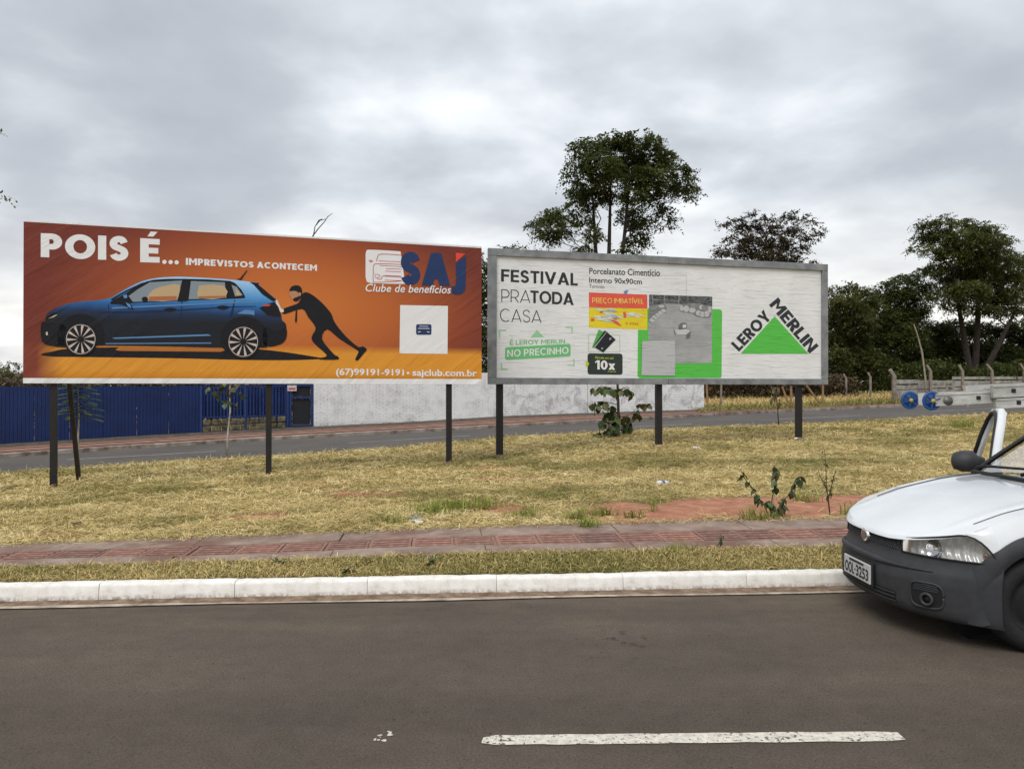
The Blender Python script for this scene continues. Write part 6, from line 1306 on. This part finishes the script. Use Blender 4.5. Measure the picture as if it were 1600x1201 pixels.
# headlights
def htop(w):
    s_ = s0(w); z = HZ(s_+.01, w)-.008; t = max(0, (s_-.27)/(.435-.27)); return z-(z-.56)*t**1.6
def hl(side, a, b, inset):
    w = side*(.40+.412*math.sin(a*math.pi/2)); zt_ = htop(abs(w)); z = .540+(zt_-.540)*b; q = cw(s0(w)+.03*(1-a), w, z); nrm = Vector((-1+.6*a, side*(.2+.8*a), .25)).normalized(); return q-nrm*inset
gref = NG('headlight_reflector', .22, .5); gref.b.inputs['Metallic'].default_value = .25; gref.base(gref.ramp(gref.noise(11, 3), [(.35, (.68, .68, .67)), (.6, (.92, .92, .90))])); wv = gref.n('ShaderNodeTexWave'); wv.inputs['Scale'].default_value = 9; wv.inputs['Distortion'].default_value = 2; gref.L(gref.co, wv.inputs['Vector']); gref.bump(wv.outputs['Fac'], .5, .02)
for side in (-1, 1):
    mb = MB(); mb.grid(lambda a, b: hl(side, a, b, .035+.035*math.sin(math.pi*b)*math.sin(math.pi*min(1, a*1.15))), 26, 10, side < 0); hb = mb.build('headlight', gref.m, car, True)
    mb = MB(); mb.grid(lambda a, b: hl(side, a, b, -.004), 26, 10, side < 0); mb.build('lens', M_lens, hb, True)
    rim_ = [hl(side, i/16, 0, -.004) for i in range(17)]+[hl(side, 1-i/16, 1, -.004) for i in range(17)]+[hl(side, 0, 1-i/4, -.004) for i in range(5)]
    mb = MB(); mb.tube(rim_, .006, 5); mb.build('seal', M_black, hb, True)
    c_ = hl(side, .30, .48, .05); nrm = Vector((-.95, side*.3, .05)).normalized(); tn = Vector((nrm.y, -nrm.x, 0)); bowl = MB()
    bowl.grid(lambda a, b: c_+nrm*(.035*b)+(tn*math.cos(6.2832*a)+Vector((0, 0, 1))*math.sin(6.2832*a))*(.012+.052*b**.6), 20, 6); bowl.build('reflector_bowl', M_chr, hb, True)
    mb = MB(); mb.tube([c_, c_+nrm*.03], .011, 10); mb.build('bulb', mat('bulb_glass', (.7, .68, .6), .2), hb, True)
    c2_ = hl(side, .74, .55, .025); mb = MB(); mb.tube([c2_, c2_+Vector((-.012, side*.012, 0))], .014, 10); mb.build('turn_lamp', mat('smoked_amber', (.36, .18, .12), .25), hb, True)
    def patch(a, b):
        s_ = .285+.155*a; wf = wside(s_); w1 = min(.735, wf-.004); z0_ = htop(wf)-.004; z1_ = HZ(s_, w1); k = b; w = wf+(w1-wf)*k**1.6; return cw(s_+.004, side*w, z0_+(z1_-z0_)*(1-(1-k)**1.6))
    mb = MB(); mb.grid(patch, 14, 8, side > 0); mb.build('wing_corner', M_white, car, True)
# plastic arch flares
for side in (-1, 1):
    for c_ in (WCS, WCS+WB):
        mb = MB(); r0_, r1_ = .325, .432
        def fl2(a, b):
            t = R(200-220*a) if c_ == WCS else R(200-220*a); r_ = r0_+(r1_-r0_)*b; s_ = c_+r_*math.cos(t)*(1.0); z = max(.165, WCZ+r_*math.sin(t)); w = wside(s_)+.014-.028*abs(b-.45)**2*4*.5; k = max(0, (z-.6)/.25); return cw(s_, side*(w-.05*k*k), z)
        mb.grid(fl2, 40, 6, side > 0)
        mb.grid(lambda a, b: fl2(a, 0)+Vector((0, -side*.22*b, 0)), 40, 2, side < 0)
        mb.build('arch_flare', M_plast, car, True)
        mb = MB(); mb.tube([cw(c_, side*.50, WCZ), cw(c_, side*.42, WCZ)], .40, 20); mb.build('arch_liner', M_black, car, True)
# wheels
for side in (-1, 1):
    for c_ in (WCS, WCS+WB):
        wq = cw(c_, side*.70, TR); wh = bpy.data.objects.new('wheel', None); link(wh, car); wh.location = wq-ORG[car.name]
        def lathe(prof_, n=40):
            m_ = MB()
            for i in range(n):
                t = 6.2832*i/n
                for r_, y in prof_: m_.v.append(tuple(Vector((r_*math.cos(t), y*side, r_*math.sin(t)))))
            k = len(prof_)
            for i in range(n):
                for j in range(k-1):
                    q = (i*k+j, ((i+1) % n)*k+j, ((i+1) % n)*k+j+1, i*k+j+1); m_.f.append(q if side > 0 else q[::-1])
            return m_
        lathe([(.16, -.09), (.27, -.09), (.288, -.07), (TR, -.04), (TR, .04), (.288, .07), (.268, .092), (.23, .098), (.195, .09), (.185, .07)]).build('tyre', M_tyre, wh, True, org=(0, 0, 0))
        rim_ = lathe([(.187, .072), (.18, .055), (.165, .04), (.13, .048), (.10, .058), (.06, .055), (.05, .072), (.0, .074)]); rim_.build('rim', M_steel, wh, True, org=(0, 0, 0))
        for k in range(4):
            t = 6.2832*(k+.5)/4; m_ = MB(); m_.tube([(.075*math.cos(t), side*.055, .075*math.sin(t)), (.075*math.cos(t), side*.075, .075*math.sin(t))], .011, 6); m_.build('wheel_nut', M_chr, wh, org=(0, 0, 0))
# windscreen, roof, pillars
def ws_(a, b): w = (-1+2*a)*(.70-.12*b); return cw(1.21+.78*b-.07*(1-b)*(1-(w/.7)**2)*0-.05*(1-(w/.7)**2)*(1-b), w, .935+.53*b+.02*math.sin(math.pi*b)+.012*(1-(w/.7)**2))
mb = MB(); mb.grid(ws_, 18, 10, True); mb.build('windscreen', M_glass, car, True)
rim_ = [ws_(i/18, 0) for i in range(19)]; mb = MB(); mb.tube([p+Vector((-.012, 0, .0)) for p in rim_], .022, 6); mb.build('cowl_seal', M_black, car, True)
mb = MB(); mb.grid(lambda a, b: cw(1.10+.12*b, -.70+1.4*a, HZ(1.10, .0)-.05*(abs(-.70+1.4*a)/.7)**2.2+.004+.006*b), 18, 3, True); mb.build('cowl', M_black, car, True)
for side in (0, 1):
    mb = MB(); mb.tube([ws_(side, i/10)+Vector((.0, .012*(1 if side else -1), 0)) for i in range(11)], .020, 8); mb.build('windscreen_pillar', M_black, car, True)
    mb = MB(); mb.tube([ws_(side, i/10)+Vector((-.01, -.014*(1 if side else -1), .012)) for i in range(11)], .012, 6); mb.build('windscreen_seal', M_black, car, True)
def roof(a, b): w = -.64+1.28*b; s_ = 1.95+.84*a; return cw(s_, w, 1.495+.03*math.sin(math.pi*a)-.02*(abs(w)/.6)**3-(.06 if b in (0, 1) else 0)-(.03 if a in (0, 1) else 0))
mb = MB(); mb.grid(roof, 12, 14); mb.build('roof', M_white, car, True)
mb = MB(); mb.grid(lambda a, b: cw(2.77+.12*b, -.6+1.2*a-.08*(a-.5)*0, 1.45-.50*b), 4, 4); mb.build('rear_window', M_glass, car)
for side in (-1, 1):
    mb = MB(); mb.bar(cw(2.46, side*.74, .92), cw(2.60, side*.60, 1.45), .09, .05, (0, 1, 0)); mb.bar(cw(2.83, side*.74, .93), cw(2.76, side*.60, 1.45), .10, .05, (0, 1, 0)); mb.bar(cw(1.97, side*.60, 1.455), cw(2.77, side*.60, 1.455), .05, .05); mb.build('cab_frame', M_white, car)
    if side < 0:
        mb = MB(); mb.v = [tuple(cw(*q)) for q in ((1.35,-.765,.93),(2.46,-.765,.93),(2.56,-.615,1.43),(2.0,-.615,1.43))]; mb.f = [(0, 1, 2, 3)]; mb.build('side_window', M_glass, car)
        mb = MB(); mb.tube([cw(1.43,-.80,.95), cw(1.36,-.86,1.0), cw(1.37,-.98,1.0)], [.03, .07, .05], 10); mb.build('door_mirror', M_plast, car, True)
mb = MB(); mb.bbox(cw(1.65, 0, .84), (.55, 1.34, .16), .04); mb.build('dashboard', M_int, car); mb = MB(); mb.bbox(cw(2.1, 0, .30), (1.5, 1.40, .08), .02); mb.build('cab_floor', M_int, car)
for w in (-.35, .35):
    mb = MB(); mb.bbox(cw(2.2, w, .52), (.5, .48, .2), .06); mb.bbox(cw(2.5, w, .9), (.16, .46, .66), .06, Matrix.Rotation(.2, 3, 'Y')); mb.bbox(cw(2.57, w, 1.27), (.1, .26, .16), .04); mb.build('seat', M_int, car)
ring = [cw(1.9, -.35+.18*math.cos(t), .98+.18*math.sin(t)) for t in np.linspace(0, 6.2832, 25)]; mb = MB(); mb.tube(ring, .014, 6, False); mb.build('steering_wheel', M_black, car, True)
for w0, w1 in ((.60, -.02), (.02, -.60)):
    a_ = ws_((w0+.7)/1.4, .02); mb = MB(); mb.tube([a_+Vector((-.05, 0, .03)), ws_((w0+.7)/1.4-.04, .05)+Vector((-.02, 0, .03)), ws_((w1+.7)/1.4+.02, .10)+Vector((-.02, 0, .02))], [.014, .011, .008], 6); mb.build('wiper', M_black, car, True)
mb = MB(); mb.bbox(cw(2.3, 0, .27), (3.9, 1.36, .14), .03); mb.build('underbody', M_black, car)
# load bed and tail
mb = MB(); mb.bbox(cw(3.62, 0, .48), (1.5, 1.45, .05), .01); mb.bbox(cw(2.92, 0, .72), (.05, 1.5, .46), .01); mb.bbox(cw(4.36, 0, .68), (.06, 1.5, .56), .02)
mb.build('load_bed', M_white, car)
for side in (-1, 1):
    mb = MB(); mb.bar(cw(2.9, side*.76, .965), cw(4.38, side*.76, .965), .08, .03); mb.build('bed_rail', M_plast, car); mb = MB(); mb.bbox(cw(4.37, side*.79, .72), (.06, .09, .30), .015); mb.build('tail_lamp', mat('tail_red', (.35, .01, .01), .25), car)
mb = MB(); mb.bbox(cw(4.43, 0, .40), (.12, 1.58, .18), .03); mb.build('rear_bumper', M_plast, car)
for s_ in (2.25, 3.2):     # roof and bed carriers
    z = 1.585 if s_ < 3 else 1.62
    mb = MB(); mb.bar(cw(s_, -.62, z), cw(s_, .62, z), .04, .03)
    for side in (-1, 1): mb.bar(cw(s_, side*.60, z), cw(s_, side*(.60 if s_ < 3 else .74), 1.46 if s_ < 3 else .95), .035, .03, (1, 0, 0))
    mb.build('ladder_carrier', M_steel, car)
# open far door, swung well out
PH = R(67); hg = cw(1.385, .80, 0); dd_ = Vector((math.cos(PH), math.sin(PH), 0)); dn = Vector((math.sin(PH), -math.cos(PH), 0))   # along the door; towards its inner face
def dp(t, z, i=0.): lean = .15*max(0, (z-.92)/.5)**1.2; return hg+dd_*t+dn*(i+lean)+Vector((0, 0, z))
door = MB()
def dskin(i):
    def f(a, b): t = 1.05*a; z = .22+.72*b; return dp(t, z, i+.03*(2*b-1)**2*(1 if i < .05 else 0))
    return f
door.grid(dskin(0.), 6, 8); door.grid(dskin(.09), 6, 8, True)
for tt in (0, 1.05): door.grid(lambda a, b, tt=tt: dp(tt, .22+.72*b, .09*a+.03*(2*b-1)**2*(1-a)), 2, 8, tt > 0)
door.grid(lambda a, b: dp(1.05*a, .94, .03*(1-b)+.09*b), 6, 2); do = door.build('open_door', M_white, car, True)
fr = [dp(.06, .94, .05), dp(.16, 1.04, .05), dp(.30, 1.18, .05), dp(.46, 1.32, .05), dp(.58, 1.385, .05), dp(.72, 1.41, .05), dp(.86, 1.40, .05), dp(.95, 1.33, .05), dp(.99, 1.18, .05), dp(1.02, .94, .05)]
mb = MB(); mb.tube(fr, .036, 8); mb.build('window_frame', M_white, do, True)
mb = MB(); mb.tube([p-dn*.03 + (dp(.55, 1.12, .05)-p).normalized()*.028 for p in fr], .018, 6); mb.build('window_seal', M_black, do, True)
q = dp(.10, 1.0, -.03); mb = MB(); ax = -dn
mb.tube([q, q+ax*.05, q+ax*.09, q+ax*.17, q+ax*.225, q+ax*.24], [.03, .05, .088, .088, .066, .03], 14); mb.build('door_mirror', M_plast, do, True)

# ------------------------------------------------------------ aluminium extension ladder on the carriers
M_alu = mat('worn_aluminium', (.60, .60, .57), .45, (.36, .355, .33), scale=5, bump=.2, bscale=30, metal=.3)
M_wheel = mat('blue_plastic_wheel', (.016, .075, .24), .5, var=.3, scale=8)
lad = thing('extension_ladder', (4.6, 5.1, 1.61), 'worn aluminium extension ladder with blue end wheels carried above the pickup', 'ladder')
def lp_(x, k, z=0): # a point along the ladder: x metres from its tip, k 0 near rail .. 1 far rail
    t0_ = Vector((2.66+.07*k, 4.93+.34*k, 1.525)); return t0_+Vector((x, .012*x, .05*x+z))
def rail(x0, x1, k, hgt, z, name, out=0.):
    mb = MB(); a_, b_ = lp_(x0, k, z)+Vector((0, out, 0)), lp_(x1, k, z)+Vector((0, out, 0)); mb.bar(a_, b_, .03, hgt); ro = mb.build(name, M_alu, lad); sg_ = -1 if k == 0 else 1
    for e in (-1, 1):
        f_ = Vector((0, sg_*.0175, e*(hgt/2-.006))); mb = MB(); mb.bar(a_+f_, b_+f_, .006, .012); mb.build('rail_flange', M_alu, ro)
for k in (0, 1):
    s_ = -1 if k == 0 else 1
    rail(.05, 3.4, k, .078, 0, 'fly_rail'); rail(.40, 4.4, k, .078, .035, 'base_rail', s_*.036); rail(.42, 4.4, k, .062, -.042, 'lower_rail', s_*.032)
def rung(x, z, wid, holes):
    a_, b_ = lp_(x, 0, z), lp_(x, 1, z); e = (b_-a_).normalized()*wid; mb = MB(); mb.bar(a_-e, b_+e, .032, .032); rg_ = mb.build('rung', M_alu, lad)
    for p, sg_ in ((a_, -1), (b_, 1)):
        mb = MB(); q = p+(b_-a_).normalized()*sg_*(wid+.0015); mb.bar(q-(b_-a_).normalized()*.001, q+(b_-a_).normalized()*.001, .025, .025); mb.build('rung_hollow', M_black, rg_)
for i in range(12): rung(.33+.29*i, 0.0, .018 if .33+.29*i < .48 else .053, 1)
for i in range(13): rung(.575+.29*i, -.042, .05, 1)
for i in range(13): rung(.54+.29*i, .035, .055, 1)
for k in (0, 1):
    c_ = lp_(.035 if k == 0 else .0, k, -.005); sgn = -1
    whl = bpy.data.objects.new('end_wheel', None); link(whl, lad); whl.location = c_-ORG[lad.name]; Rr = .052
    ring = [Vector((Rr*math.cos(t), 0, Rr*math.sin(t))) for t in np.linspace(0, 6.2832, 25)]
    mb = MB(); mb.tube(ring, .011, 7, False); mb.build('wheel_tyre', M_wheel, whl, True, org=(0, 0, 0))
    mb = MB(); mb.tube([(0, -.012, 0), (0, .012, 0)], .045, 22); mb.build('wheel_web', mat('dark_blue_web', (.012, .05, .17), .6), whl, True, org=(0, 0, 0))
    for j in range(6):
        t = 6.2832*j/6+.3; mb = MB(); mb.bar((.010*math.cos(t), -.014, .010*math.sin(t)), (.048*math.cos(t), -.014, .048*math.sin(t)), .008, .006, (0, 1, 0)); mb.build('wheel_spoke', M_wheel, whl, org=(0, 0, 0))
    mb = MB(); mb.tube([(0, -.022, 0), (0, .022, 0)], .013, 10); mb.build('wheel_hub', mat('yellow_hub', (.45, .33, .04), .5), whl, True, org=(0, 0, 0))
mb = MB(); mb.tube([lp_(.13, 0, -.01)+Vector((0, -.017, 0)), lp_(.13, 0, -.01)+Vector((0, -.022, 0))], .03, 14); mb.build('bolt_plate', mat('dull_steel', (.18, .17, .16), .5, metal=.5), lad, True)
